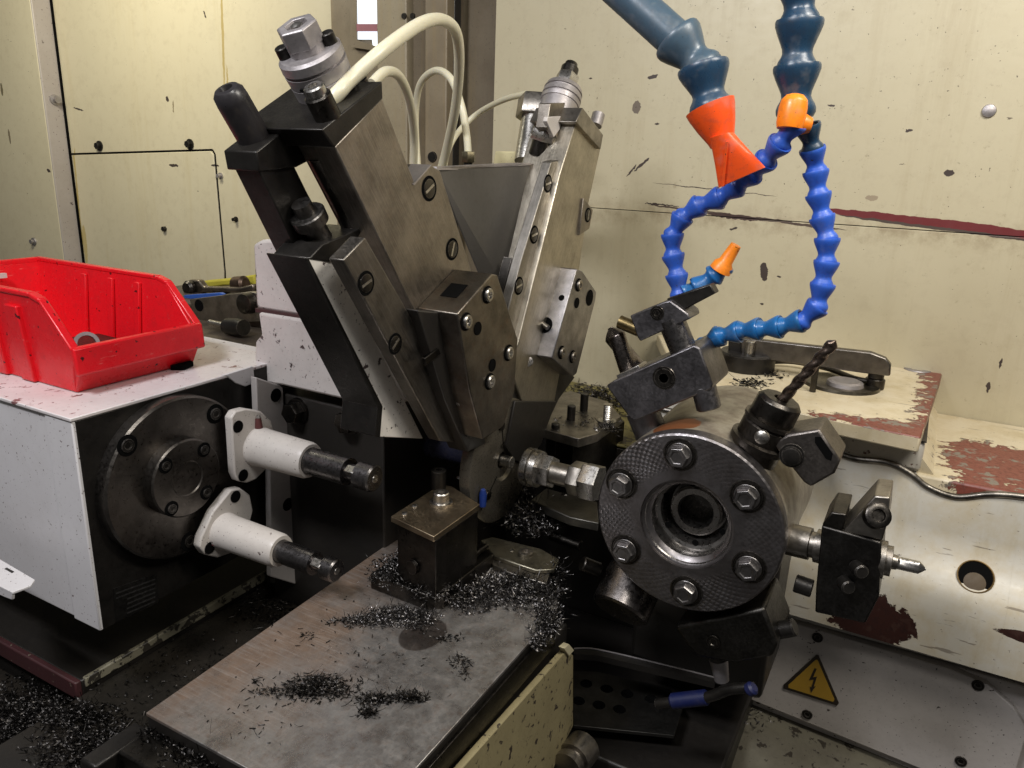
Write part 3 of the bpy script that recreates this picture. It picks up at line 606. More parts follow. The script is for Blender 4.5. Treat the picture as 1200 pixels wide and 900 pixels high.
dk = MB().lathe((XD, AY, AZ), XP, [(0, 6.5), (.9, 6.7), (1.3, 6.7), (1.45, 6.5), (1.45, 2.2), (1.15, 1.9), (1.15, .9), (.4, .9)], 90).build('slotted_disc', metal('disc_steel', (.15, .135, .11), .3, .75, .1, mt=.6), spn)
for k, ang in enumerate((100, 220, 340)):
    d = V((0, math.cos(math.radians(ang)), math.sin(math.radians(ang)))); w = V((0, -d.z, d.y))
    MB().obox(V((XD + 1.46, AY, AZ)) + d * 4.0, d * 2.0, w * .07, XP * .02).build('slot', hole, dk)
MB().cyl((XD + 1, AY, AZ), (XD + 2.4, AY, AZ), .62, n=24, ch=.05).build('bar_stub', bright, spn)
for y_, z_ in [(-3.4, -2.6), (-1, 4.2), (3.5, -1)]:
    MB().lathe(V((XD + 1.44, AY + y_, AZ + z_)), XP, [(0, .5), (.25, .5), (.3, .3)], 16).build('screw', dark_steel, dk)
# ================================================================== TURRET
TC = V((-14.6, 58.6, -29.2))
TR = thing('turret_head', 'round drilled steel tool turret with hex bolts and a deep centre bore', 'turret', (-14.6, 66, -38))
YP = V((0, 1, 0))
t = NT('turret_face_steel'); x, y, z = t.xyz()
dx = t.math('SUBTRACT', x, TC.x); dz = t.math('SUBTRACT', z, TC.z); th = t.math('ARCTAN2', dz, dx)
r = t.math('SQRT', t.math('ADD', t.math('MULTIPLY', dx, dx), t.math('MULTIPLY', dz, dz)))
p1 = t.math('SINE', t.math('ADD', t.math('MULTIPLY', th, 36), t.math('MULTIPLY', r, 6.0))); p2 = t.math('SINE', t.math('SUBTRACT', t.math('MULTIPLY', th, 36), t.math('MULTIPLY', r, 6.0)))
pat = t.math('MULTIPLY', t.math('MAXIMUM', t.math('ABSOLUTE', p1), 0), t.math('ABSOLUTE', p2))
sec = t.math('MAXIMUM', t.ramp(t.math('ABSOLUTE', t.math('SUBTRACT', th, 2.42)), .28, .6, 1, 0), t.math('MULTIPLY', t.ramp(t.math('ABSOLUTE', t.math('ADD', th, 1.2)), .25, .6, 1, 0), .8))
sec = t.math('MAXIMUM', sec, t.ramp(t.math('ABSOLUTE', t.math('ADD', th, 2.95)), .05, .35, 1, 0))
sec = t.math('MULTIPLY', t.math('MAXIMUM', sec, .22), t.ramp(r, 4.7, 5.3))
n2 = t.noise(2.2, 6, .7); n1 = t.noise(.4, 4)
cc = t.mix(t.ramp(n1, .35, .7), (.27, .255, .26), (.16, .145, .14)); cc = t.mix(t.math('MULTIPLY', t.ramp(n2, .5, .75), .5), cc, (.09, .08, .07))
nb = t.bump(t.math('MULTIPLY', pat, sec), .6, .0009); nb = t.bump(n2, .25, .0006, nb)
turret_face = t.out(cc, t.ramp(n2, .3, .7, .3, .5), 1, nb)
fc = MB().lathe(TC, YP, [(.9, 3.3), (.35, 3.75), (.3, 3.95), (0, 4.0), (0, 7.8), (.12, 7.95), (.5, 8.0), (1.3, 8.0), (1.3, 7.5)], 120, cap0=False, cap1=False).build('face_ring', turret_face, TR)
MB().lathe(TC, YP, [(.35, 3.72), (1.0, 3.35), (2.4, 3.3), (2.5, 3.0), (4.2, 2.5), (4.3, 1.75), (8, 1.7), (8.05, .2)], 80, cap0=False).build('centre_bore', metal('bore_steel', (.42, .40, .38), .3, .6), TR)
MB().lathe(TC, YP, [(5, 2.3), (3.1, 2.3), (2.9, 2.1), (2.9, 1.6), (3.3, 1.45), (5, 1.4)], 72, cap0=False, cap1=False).build('bore_hub', metal('hub_steel', (.36, .34, .32), .3, .6, wear=.8), TR)
for k in range(6):
    aa = math.radians(158 + 60 * k); q = TC + V((math.cos(aa), 0, math.sin(aa))) * 2.75 + V((0, 2.52, 0)); MB().lathe(q, -YP, [(0, .3), (.05, .28)], 16).build('bore_hole', hole, TR)
tdm = NT('turret_drum'); n1 = tdm.noise(.5, 6, .7); cc = tdm.mix(tdm.ramp(n1, .4, .62), (.30, .27, .21), (.16, .13, .10))
x, y, z = tdm.xyz(); e = tdm.ellip((-17.3, 62, -21.5), (2.6, 1.7, 2.0)); cc = tdm.mix(tdm.ramp(tdm.math('ADD', e, tdm.math('MULTIPLY', n1, .8)), 1.3, 1.36, 1, 0), cc, (.20, .075, .03))
drum_mat = tdm.out(cc, .42, .35, tdm.bump(tdm.noise(2, 5), .2, .0006))
MB().lathe(TC, YP, [(1.35, 7.55), (1.5, 7.75), (3, 7.9), (14.5, 8.05), (15.5, 7.9), (17, 7.9), (17, 5)], 120, cap0=False).build('drum', drum_mat, TR)
MB().box(-22, -8, 70, 83, -52, -30).build('turret_column', soot, TR, .5)
for k in range(6):
    aa = math.radians(38.2 + 60 * k); q = TC + V((-.2, 0, 0)) + V((math.cos(aa), 0, math.sin(aa))) * 6.15
    w_ = MB().lathe(q, -YP, [(0, 1.42), (.1, 1.42), (.12, 1.3), (.05, 1.22)], 32).build('washer', dark_steel, TR)
    bb = MB().lathe(q + V((0, -.1, 0)), -YP, [(0, 1.05), (.12, 1.05), (.13, .98)], 24); bb.lathe(q + V((0, -.2, 0)), -YP, [(0, .98), (.62, .98), (.8, .84), (.8, .6), (.72, .5)], 6, random.random()); bb.build('hex_bolt', metal('bolt_steel%d' % k, (.30, .285, .28), .35, .5), TR, .03)
# tools round the turret ------------------------------------------------------
def rad(deg): return V((math.cos(math.radians(deg)), 0, math.sin(math.radians(deg))))
TY = 63.5
tc2 = V((TC.x, TY, TC.z))
# left stop tool along -X
st = thing('nut_and_collar_tool', 'bar stop with steel nuts and ringed collar reaching left from the turret', 'turret tool', V((-23, TY, -31)))
MB().hexa(P(703), P(683), 1.95, .3).build('hex_nut', bright, st); MB().hexa(P(684), P(669), 1.75, .0).build('hex_nut', steel, st)
MB().cyl(P(671), P(645), 1.15, n=28).build('shaft', steel, st); MB().hexa(P(648), P(630), 1.75, .5).build('hex_nut', bright, st)
MB().lathe(P(634), P(605) - P(634), [(0, 1.4), (.1, 1.9), (.7, 1.95), (.75, 1.7), (.9, 1.7), (.95, 2.0), (1.6, 2.0), (1.75, 1.85), (1.75, .8), (1.2, .7)], 44).build('ringed_collar', bright, st)
# top-left holder
hl_ = thing('drill_and_boring_holder', 'grey square tool holder with big socket screw on top left of the turret', 'tool holder', uy(758, 500, 63))
MB().cyl(uy(765, 512, 64), uy(752, 480, 64), 1.5, n=36).build('shank', holder_steel, hl_)
HB = MB().py([(719, 446), (813, 404), (820, 408), (835, 450), (834, 456), (744, 494), (736, 488), (710, 452)], 61.5, 5.5).build('block', holder_steel, hl_, .15)
MB().lathe(uy(778, 443, 61.48), -YP, [(0, 1.02), (.03, 1.0), (.03, .82), (.1, .8), (.1, .42), (0.0, .4)], 36).build('socket_screw', dark_steel, HB)
d_ = (uy(830, 470, 63) - uy(800, 395, 63)).normalized()
MB().cyl(uy(824, 452, 62.5), uy(831, 479, 62.5), 1.05, n=32, ch=.1).build('plain_shaft', holder_steel, hl_)
MB().cyl(uy(806, 422, 62.8), uy(786, 374, 62.8), 1.15, n=32).build('column_rod', rodsteel, hl_)
MB().drill(uy(748, 445, 64), uy(715, 384, 64), 1.22, .35, .1, .38, .9).build('end_mill', metal('end_mill_steel', (.16, .14, .13), .26, .6), hl_)
MB().py([(722, 440), (748, 428), (750, 432), (724, 445)], 62, 2).build('tool_clamp', bright, hl_, .05)
CB = MB().py([(738, 370), (777, 354), (785, 352), (806, 368), (808, 374), (750, 400), (747, 396)], 61.8, 3.2).build('clamp_block', holder_steel, hl_, .12)
MB().lathe(uy(770, 367, 61.78), -YP, [(0, .62), (.04, .6), (.04, .45), (.12, .43), (.12, .25), (.02, .2)], 24).build('socket_screw', dark_steel, CB)
MB().cyl(uy(750, 387, 63), uy(726, 377, 63), .6, n=20).build('brass_screw', metal('brass', (.20, .15, .07), .4, .4), CB)
MB().py([(781, 350), (832, 333), (838, 344), (800, 364), (785, 362)], 62.5, 1.4).build('boring_bar', black_ox, hl_, .1)
# upper-right drill holder at ~50 deg
hr = thing('drill_chuck_holder', 'collet chuck holding a long twist drill on the upper right of the turret', 'tool holder', uy(890, 520, 63))
A0, A1 = uy(883, 528, 62), uy(912, 474, 62); dd = (A1 - A0).normalized(); LL = (A1 - A0).length
MB().lathe(A0, dd, [(-1.2, 2.1), (.6, 2.1), (.7, 2.35), (1.2, 2.35), (1.3, 2.0), (2.6, 2.0), (2.8, 1.8), (2.9, 2.1), (3.2, 2.1)], 48).build('chuck_body', metal('chuck_brown', (.13, .115, .10), .35, .5), hr)
nut = MB(); 
nut.lathe(A0 + dd * 3.1, dd, [(0, 1.75), (.2, 1.85), (1.7, 1.8), (2.0, 1.5), (2.0, .6), (1.7, .55)], 12)
nut.build('collet_nut', dark_steel, hr, .05)
MB().drill(A0 + dd * 4.6, uy(979, 399, 61), .47, 2.6, .05, .24, .35, 90).build('twist_drill', metal('drill_steel', (.22, .17, .14), .3, .6), hr)
b = MB().py([(905, 520), (923, 509), (960, 503), (985, 540), (978, 555), (950, 571), (942, 566)], 60.6, 4); HB2 = b.build('side_block', metal('side_block_steel', (.20, .18, .165), .4, .6), hr, .2)
MB().lathe(uy(928, 534, 60.58), -YP, [(0, 1.0), (.04, .98), (.04, .75), (.35, .7), (.45, .4)], 32).build('socket_screw', black_ox, HB2)
MB().lathe(uy(893, 512, 59.4), -YP, [(0, .6), (.2, .55), (.35, .35), (.4, .1)], 24).build('ball_plunger', bright, hr)
MB().py([(955, 512), (962, 512), (976, 532), (974, 540), (968, 538), (955, 519)], 60.57, .05).build('slot', hole, HB2)
# right holder
hh = thing('threading_tool_holder', 'dark clamp block holding a small tap on the right side of the turret', 'tool holder', uy(990, 730, 62))
MB().lathe(uy(918, 630, 63), (uy(960, 640, 62.8) - uy(918, 630, 63)), [(0, 1.35), (2.2, 1.35), (2.25, 1.1), (2.6, 1.1), (2.65, 1.4), (3.2, 1.4)], 36).build('shank', steel, hh)
HB3 = MB().py([(963, 616), (1033, 636), (1030, 700), (1014, 731), (955, 718), (956, 690)], 60.5, 5).build('block', metal('right_block', (.085, .08, .075), .38, .5, wear=.9), hh, .15)
MB().py([(963, 616), (974, 600), (992, 603), (988, 622)], 60.6, 4.5).build('shoulder', dark_steel, hh, .12)
MB().py([(987, 623), (1025, 581), (1043, 583), (1041, 610), (1034, 634)], 60.7, 4).build('wedge_clamp', steel, hh, .12)
MB().lathe(uy(1026, 605, 60.6), V((.3, -.8, .5)), [(0, 1.0), (.7, .95), (.8, .8), (.8, .5), (.6, .4)], 24).build('clamp_screw', dark_steel, hh)
for x, y in [(1003, 664), (988, 682)]:
    q = uy(x, y, 60.45); MB().lathe(q, V((.5, -1, .15)), [(0, .55), (1.1, .55), (1.2, .45)], 20).build('screw', black_ox, HB3)
q = uy(952, 690, 61.5); MB().cyl(q, q + V((-1.4, 0, .1)), .75, n=18, ch=.08).build('side_screw', black_ox, hh)
q0, q1 = uy(1032, 655, 62), uy(1085, 667, 62)
dq = (q1 - q0).normalized(); MB().lathe(q0, dq, [(-.3, 1.5), (.35, 1.5), (.4, 1.2), (.8, 1.2), (.85, .6), (1.2, .55)], 32).build('collet', steel, hh)
MB().drill(q0 + dq * .9, q1, .5, .12, .12, .35, .5, 50).build('tap', bright, hh)
# lower tools in the dark
hb = thing('lower_left_turret_tool', 'shiny cylindrical tool socket hanging at the lower left of the turret', 'turret tool', uy(730, 735, 62))
q0, q1 = uy(748, 668, 64), uy(722, 725, 60); MB().lathe(q0, q1 - q0, [(0, 2.6), (1.0, 2.75), (4.3, 2.75), (4.5, 2.5)], 48).build('socket_body', metal('socket_steel', (.22, .2, .19), .3, .5), hb)
b = MB().cyl(uy(702, 668, 61), uy(682, 660, 60), .7, n=20, ch=.08).build('side_stud', dark_steel, hb)
hd = thing('lower_turret_tool', 'dark heavy tool holder hanging at the bottom of the turret', 'turret tool', uy(850, 780, 62))
MB().py([(790, 735), (895, 712), (912, 755), (905, 770), (862, 778), (815, 770)], 59.5, 6).build('block', metal('low_block', (.07, .066, .06), .4, .6), hd, .3)
MB().cyl(uy(905, 740, 61.5), uy(932, 735, 61.5), .75, n=20, ch=.1).build('side_screw', black_ox, hd)
MB().lathe(uy(836, 752, 59.4), -YP, [(0, .6), (.1, .58), (.1, .35), (0.02, .3)], 20).build('socket_screw', dark_steel, hd)
MB().cyl(uy(842, 772, 62), uy(846, 797, 62), .85, .65, n=20).build('tool_tip', alu, hd)
# ================================================================== CLAMP BLOCK behind turret
cb = thing('mounting_block', 'oily steel mounting block with studs behind the turret', 'mounting block', uz(690, 520, -42))
MB().pz([(637, 503), (678, 514), (700, 508), (728, 488), (712, 470), (668, 458), (655, 462)], -30, 1.1).build('top_plate', steel, cb, .08)
MB().pz([(641, 509), (652, 512), (652, 500), (641, 498)], -31.1, 9).build('leg', dark_steel, cb, .05)
MB().pz([(672, 517), (700, 513), (732, 494), (715, 476), (680, 480)], -31.1, 9).build('leg', dark_steel, cb, .05)
for x, y, h in [(669, 492, 1.8), (684, 481, 2.2), (651, 502, .6)]:
    q = uz(x, y, -30); MB().cyl(q, q + ud * h, .5, n=16, ch=.06).build('stud', black_ox, cb)
q = uz(711, 497, -30); MB().lathe(q, ud, [(0, 1.1), (.5, 1.1), (.55, .5)] + [v_ for k in range(8) for v_ in ((.6 + k * .25, .45), (.72 + k * .25, .55))], 20).build('threaded_stud', bright, cb)
# ledge with chips behind
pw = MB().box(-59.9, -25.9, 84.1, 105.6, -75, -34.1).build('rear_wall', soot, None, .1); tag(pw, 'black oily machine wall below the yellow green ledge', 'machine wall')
lg = MB().box(-60, -26, 84, 105.7, -34.0, -33.5).build('rear_ledge', paint('greenish_ledge', (.22, .19, .06), .4, (.04, .03, .02), .9, .9, (.02, .015, .01), .7, thr=.5), None, .3)
tag(lg, 'oily yellow green rear ledge strewn with chips under the right slide', 'ledge')
gp = MB().pz([(622, 586), (640, 572), (700, 588), (702, 613), (668, 606)], -36, 1).build('guide_cover', metal('guide_grey', (.2, .19, .17), .45, .6), None, .1)
tag(gp, 'dull grey cover plate sloping under the bar stop left of the turret', 'cover plate')
# ================================================================== CROSS SLIDE PLATE (foreground)
def plate_mat():
    t = NT('rusty_ground_plate'); n1 = t.noise(.16, 6, .65); n2 = t.noise(1.2, 8, .72); n3 = t.noise(6, 5, .7, stretch=(1, .25, 1)); x, y, z = t.xyz()
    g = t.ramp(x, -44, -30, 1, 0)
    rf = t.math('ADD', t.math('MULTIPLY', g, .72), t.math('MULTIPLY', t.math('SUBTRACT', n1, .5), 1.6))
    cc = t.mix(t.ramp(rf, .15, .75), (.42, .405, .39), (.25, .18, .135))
    cc = t.mix(t.math('MULTIPLY', t.ramp(n2, .5, .72), .7), cc, (.19, .12, .08))
    n4 = t.noise(2.2, 7, .75, stretch=(1, .5, 1), dist=.6); cc = t.mix(t.math('MULTIPLY', t.ramp(n4, .50, .66), .3), cc, (.16, .12, .10)); n5 = t.noise(.35, 5, .7); cc = t.mix(t.math('MULTIPLY', t.ramp(n5, .5, .7), .45), cc, (.20, .15, .12)); n6 = t.noise(4, 4, .7, stretch=(.06, 1.2, 1)); cc = t.mix(t.math('MULTIPLY', t.ramp(n6, .5, .7), .35), cc, (.52, .49, .46))
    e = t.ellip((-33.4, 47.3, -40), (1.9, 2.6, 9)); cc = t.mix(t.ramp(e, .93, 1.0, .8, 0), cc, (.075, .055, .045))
    cc = t.mix(t.math('MULTIPLY', t.ramp(n3, .6, .75), .5), cc, (.5, .47, .44))
    return t.out(cc, t.math('ADD', t.ramp(n2, .3, .7, -.1, .16), t.ramp(n5, .4, .62, .46, .22)), t.ramp(rf, .2, .9, .85, .35), t.bump(n3, .15, .0003, t.bump(n2, .2, .0006)))
pl = thing('cross_slide_plate', 'wide ground steel plate with rust stains and swarf in the foreground', 'machine plate', (-34, 43, -48))
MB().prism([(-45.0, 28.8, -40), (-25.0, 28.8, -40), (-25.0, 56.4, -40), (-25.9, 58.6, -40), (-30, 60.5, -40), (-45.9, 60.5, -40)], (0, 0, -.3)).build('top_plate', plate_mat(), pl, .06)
MB().prism([(-44.95, 28.85, -40.31), (-25.05, 28.85, -40.31), (-25.05, 56.4, -40.31), (-25.95, 58.55, -40.31), (-30, 60.45, -40.31), (-45.85, 60.45, -40.31)], (0, 0, -2.9)).build('plate_body', soot, pl, .08)
MB().box(-25.02, -24.72, 30, 56, -43.2, -40.8).build('edge_strip', dark_steel, pl, .05)
MB().box(-47, -25.2, 27.2, 60, -47, -43.25).build('dark_base', soot, pl, .3)
MB().box(-46.5, -44.8, 24.5, 28.9, -43.3, -41.4).build('front_lip', black_ox, pl, .2)
MB().box(-44.8, -26, 26.2, 28.7, -43.5, -41.3).build('front_rail', dark_steel, pl, .2)
# block on plate
kb = thing('tool_post_block', 'dark square tool post block with a washer screw standing on the plate', 'tool post', (-34, 53, -40))
MB().prism([(-39.6, 51.0, -32), (-34.1, 49.9, -32), (-34.1, 57.6, -32), (-38.6, 59.6, -32), (-39.8, 59.4, -32)], (0, 0, -.55)).build('top_plate', metal('post_top', (.40, .32, .22), .42, .55, rust=.3), kb, .06)
MB().prism([(-39.1, 51.3, -32.57), (-34.15, 50.3, -32.57), (-34.15, 57.4, -32.57), (-39.1, 59.2, -32.57)], (0, 0, -6.2)).build('body', dark_steel, kb, .08)
MB().prism([(-41.8, 50.6, -38.4), (-35.2, 50.4, -38.4), (-34.0, 51.4, -38.4), (-33.9, 60.3, -38.4), (-41.8, 60.3, -38.4)], (0, 0, -1.6)).build('base_plate', dark_steel, kb, .12)
q = uz(517, 590, -32); MB().lathe(q, ud, [(0, 1.1), (.25, 1.1), (.3, .95), (.3, .78), (1.1, .76), (1.2, .66), (1.2, .36), (.8, .3)], 30).build('washer_screw', bright, kb)
q = uz(514, 572, -32); MB().lathe(q, ud, [(0, .75), (1.9, .75), (2.0, .62), (2.0, .35), (1.5, .3)], 24).build('cap_screw', black_ox, kb)
for x, y in [(538, 560), (486, 593), (474, 602)]:
    q = uz(x, y, -32); MB().lathe(q, ud, [(0, .3), (.12, .25)], 14).build('small_screw', bright, kb)
MB().lathe(V((-36.9, 50.75, -36.2)), (-.15, -1, 0), [(0, .7), (.3, .65), (.35, .4)], 20).build('side_screw', dark_steel, kb)
q = uz(566, 578, -32.6); MB().lathe(q + V((0, 0, -1.4)), ud, [(0, .35), (1.3, .4), (1.8, .25), (1.9, .1)], 14).build('blue_nozzle', paint('blue_plastic_dark', (.01, .03, .16), .3), kb)
MB().cyl(uz(543, 660, -38), uz(570, 640, -38), .3, n=12).build('edge_bar', dark_steel, kb)
# clamp strip
cs = thing('clamp_strap', 'worn pointed steel clamp strap with one screw at the plate far corner', 'clamp', uz(610, 660, -40))
MB().pz([(563, 633), (577, 629), (634, 643), (655, 655), (650, 667), (628, 668), (580, 652)], -38.95, .45).build('strap', metal('strap_steel', (.38, .35, .27), .4, .55), cs, .1)
MB().pz([(572, 650), (600, 652), (648, 664), (640, 684), (600, 672), (578, 662)], -39.42, .56).build('packing_block', steel, cs, .08)
q = uz(616, 650, -38.95); MB().lathe(q, ud, [(0, .75), (.35, .75), (.4, .6), (.4, .4), (.1, .38)], 24).build('socket_screw', steel, cs)
q = uz(600, 645, -38.95); MB().lathe(q, ud, [(0, .22), (.06, .2)], 12).build('pin', bright, cs)
# yellow box at the plate's right
yb = thing('chip_guard_plate', 'pale yellowish painted guard plate on edge below the steel plate', 'guard plate', (-23, 45, -65))
yel = paint('dirty_yellow_paint', (.34, .29, .16), .45, (.08, .06, .03), .6, .95, (.04, .03, .025), 1.0, thr=.60)
MB().px([(520, 925), (548, 893), (664, 762), (672, 768), (672, 850), (655, 884), (640, 925)], -24.0, .6).build('plate', yel, yb, .1)
MB().px([(661, 760), (667, 755), (673, 762), (667, 769)], -23.8, .6).build('corner_tab', paint('tab_cream', (.6, .54, .36), .45), yb, .04)
# perforated box and dark parts in the pit
pb = thing('perforated_tray', 'black perforated metal tray in the pit below the turret', 'tray', uz(720, 840, -62))
MB().prism([uz(672, 786, -56), uz(700, 787, -56), uz(785, 806, -56), uz(800, 830, -56), uz(790, 862, -56), uz(672, 850, -56)], (0, 0, -.4)).build('sheet', metal('tray_dark', (.13, .125, .115), .45, .6), pb, .05)
for x, y in [(687, 801), (711, 807), (735, 813), (763, 819), (678, 821), (702, 826), (726, 831)]:
    q = uz(x, y, -55.98); MB().lathe(q, ud, [(-.02, .68), (.05, .62), (.03, .58)], 20).build('punched_hole', hole, pb)
wr = thing('wire_guide', 'thin bright sheet edge crossing the dark pit under the turret', 'sheet edge', uz(740, 770, -50))
b = MB(); b.prism([uz(673, 760, -50), uz(700, 761, -50), uz(838, 794, -50), uz(838, 800, -50), uz(700, 768, -50), uz(673, 766, -50)], (0, 0, -.7)); b.build('sheet', soot, wr)
b = MB(); b.tube([uz(673, 760, -49.95), uz(700, 761, -49.95), uz(770, 777, -49.95), uz(838, 794, -49.95)], .09, 8); b.build('bright_edge', alu, wr)
rc = thing('round_union', 'grey round pipe union at the bottom edge beside the yellowish guard', 'pipe fitting', uz(680, 900, -60))
q0 = uz(664, 900, -56); q1 = uz(690, 868, -56); MB().lathe(q0, q1 - q0, [(0, 1.5), (.8, 1.5), (.85, 1.25), (1.2, 1.25), (1.25, 1.7), (3.5, 1.7)], 36).build('union_body', steel, rc)
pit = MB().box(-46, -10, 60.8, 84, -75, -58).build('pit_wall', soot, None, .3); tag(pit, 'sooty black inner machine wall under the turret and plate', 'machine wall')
# blue pipe
bp = thing('coolant_pipe', 'black coolant pipe with two blue collars under the turret', 'pipe', uy(830, 830, 68))
bl = paint('blue_collar', (.003, .008, .06), .5)
MB().cyl(uy(786, 822, 60.2), uy(830, 817, 60.5), .72, n=24, ch=.2).build('blue_collar', bl, bp)
b = MB(); b.tube([uy(770, 825, 60.3), uy(825, 818, 60.3), uy(855, 808, 60.3), uy(884, 806, 60.3)], .5, 14); b.build('pipe', black_ox, bp)
MB().cyl(uy(876, 810, 60), uy(884, 805, 60), .6, n=20, ch=.2).build('blue_collar', bl, bp)
sb_ = MB().cyl(uz(645, 627, -40), uz(681, 640, -40), .55, n=16, ch=.1).build('short_rod', dark_steel); tag(sb_, 'short dull steel rod lying in the dark beside the clamp strap', 'rod')
# ================================================================== TRAY left bottom
bc = thing('base_casting', 'low black machine base with a chipped yellow edge strip and dark red front', 'machine base', (-80, 55, -60))
redp = paint('dark_red_paint', (.065, .022, .024), .45, (.02, .015, .01), .6, .9, (.22, .18, .13), .5, thr=.66)
MB().box(-110, -65.3, 35.6, 92, -60, -50.0).build('base_block', soot, bc, .2)
MB().box(-110, -65.0, 34.9, 35.55, -51.6, -49.7).build('red_front', redp, bc, .15)
MB().box(-65.7, -65.15, 36, 60.5, -51, -49.9).build('edge_strip', paint('yellow_strip', (.27, .25, .18), .45, (.06, .05, .03), .8, .95, (.03, .025, .02), .9, thr=.53), bc, .15)
MB().box(-65.1, -58.6, 59.3, 60.4, -52, -49.9).build('end_strip', paint('grey_strip', (.20, .19, .16), .5, (.05, .04, .03), .8, .9, (.03, .025, .02), .6, thr=.56), bc, .12)
tf = MB().box(-65, -40, 10, 61, -58, -51.3).build('chip_tray', floor_mat, None, .1); tag(tf, 'oily dark chip tray between the white housing and the steel plate', 'tray')
tf2 = MB().box(-120, -65.02, 0, 34.8, -60, -53).build('lower_chip_tray', floor_mat, None, .1); tag(tf2, 'dark lower tray filled with fine swarf at bottom left', 'tray')
# ================================================================== SWARF
def swarf(name, label, spots, Z, n, size, hgt, mat, curl=1.0, seed=1, cat='swarf', flat=.35, long_=.10):
    rnd = random.Random(seed); b = MB()
    tw = sum(s_[4] for s_ in spots)
    for i in range(n):
        u_ = rnd.random() * tw
        for s_ in spots:
            u_ -= s_[4]
            if u_ <= 0: break
        cx, cy, rx, ry, _w = s_[:5]
        while True:
            a_, b_ = rnd.gauss(0, .45), rnd.gauss(0, .45)
            if a_ * a_ + b_ * b_ < 1.1: break
        q = uz(cx + a_ * rx, cy + b_ * ry, Z); dist = math.hypot(a_, b_)
        q = V((q.x, q.y, Z + abs(rnd.random()) * hgt * max(.05, 1 - dist * .9) + .02))
        lg_ = rnd.random() < long_; L = size * (.5 + rnd.random() * 1.1) * (3.2 if lg_ else 1); w = (.45 if lg_ else 1) * size * (.16 + .22 * rnd.random())
        d = V((rnd.gauss(0, 1), rnd.gauss(0, 1), rnd.gauss(0, flat))).normalized(); sd = d.cross(V((rnd.gauss(0, .5), rnd.gauss(0, .5), 1))).normalized(); up = sd.cross(d)
        cu = curl * (rnd.random() * 2.4 - .6) / L * (2.2 if lg_ else 1)
        pts = []; pos = V(q); dirv = V(d)
        m = 9 if lg_ else 4
        for k in range(m + 1):
            tws = sd * math.cos(k * .35 * curl) + up * math.sin(k * .35 * curl)
            pts += [pos - tws * w / 2, pos + tws * w / 2]
            pos = pos + dirv * (L / m); dirv = (dirv + up * cu * L / m + (sd * cu * .8 * L / m if lg_ else sd * 0)).normalized()
            if pos.z < Z + .02: pos.z = Z + .02
        b.add(pts, [[2 * k, 2 * k + 1, 2 * k + 3, 2 * k + 2] for k in range(m)])
    o = b.build(name, mat, None, 0, 0, normals=False); tag(o, label, cat, None, 'stuff'); return o
swarf('swarf_pile', 'bright steel swarf heaped on the plate behind the tool post', [(590, 690, 70, 20, 4), (620, 700, 45, 18, 2), (550, 705, 35, 16, 1.5), (648, 672, 14, 14, 1)], -40, 2400, .5, 1.3, chip_mat, 1.2, 1, flat=.2)
swarf('swarf_pile', 'coarse swarf strip along the front of the tool post base', [(470, 724, 50, 13, 3), (430, 730, 45, 7, .8)], -40, 1500, .38, .9, chip_mat, 1.1, 2, flat=.2)
swarf('swarf_pile', 'curled swarf on the tool post foot around its body', [(455, 672, 26, 22, 2), (510, 690, 40, 16, 1.6), (478, 650, 14, 12, 1)], -38.4, 900, .42, .9, chip_mat, 1.4, 3)
swarf('swarf_patch', 'dark patch of fine swarf in the middle of the plate', [(375, 806, 45, 17, 3), (330, 812, 40, 8, .5), (440, 820, 28, 8, 1), (480, 818, 24, 7, 1), (430, 835, 12, 6, .4)], -40, 1500, .34, .4, chip_dark, .5, 4, flat=.08)
swarf('loose_chips', 'loose single chips scattered all over the rusty plate', [(420, 780, 190, 70, 3), (540, 775, 14, 12, 1.6), (545, 788, 8, 8, .8), (525, 748, 22, 7, 1.6), (495, 738, 14, 6, .8), (395, 730, 16, 5, .7), (360, 745, 14, 4, .5), (425, 800, 10, 4, .5), (300, 800, 10, 4, .5), (300, 840, 60, 40, 1), (460, 700, 80, 30, 1)], -40, 420, .3, .1, chip_dark, .4, 5, flat=.05)
swarf('swarf_spill', 'swarf spilling over the right edge of the plate', [(640, 725, 18, 30, 2), (632, 748, 12, 20, 1)], -40.2, 600, .5, .9, chip_mat, 1.4, 6)
swarf('swarf_nest', 'glossy wiry swarf nest under the bar stop by the disc', [(622, 612, 34, 20, 3), (655, 605, 24, 12, 1), (610, 590, 18, 14, 1)], -38.5, 1100, .8, 2.6, chip_mat, 1.8, 7, flat=.8)
swarf('swarf_heap', 'fine dark swarf heap filling the lower left tray', [(70, 880, 190, 70, 4), (40, 840, 120, 50, 2)], -52.9, 7000, .45, 1.0, chip_dark, .8, 8, flat=.15)
swarf('tray_chips', 'sparse chips in the tray beside the yellow strip', [(320, 710, 60, 35, 3), (220, 790, 140, 60, 2), (330, 690, 30, 18, 2)], -51.2, 1500, .35, .3, chip_dark, .6, 9, flat=.1)
swarf('tray_heap', 'fine chips lying thick at the front end of the chip tray', [(120, 880, 90, 40, 2), (200, 870, 60, 30, 1), (90, 840, 60, 20, 1)], -51.25, 3000, .45, .6, chip_dark, .8, 15, flat=.15)
swarf('base_chips', 'few chips on the black rail along the front of the plate', [(240, 885, 60, 22, 3), (190, 860, 30, 14, 1)], -41.3, 300, .5, .3, chip_dark, 1.0, 10)
swarf('ledge_chips', 'oily chips on the yellow green ledge behind the mounting block', [(695, 470, 45, 22, 1)], -33.4, 900, .6, .5, chip_dark, .6, 11, flat=.15)
swarf('bed_chips', 'dark trail of chips across the raised bed cover', [(850, 465, 22, 10, 2), (880, 450, 22, 8, 1), (905, 440, 20, 6, .5)], -23.98, 420, .55, .3, chip_dark, .4, 12, flat=.05)
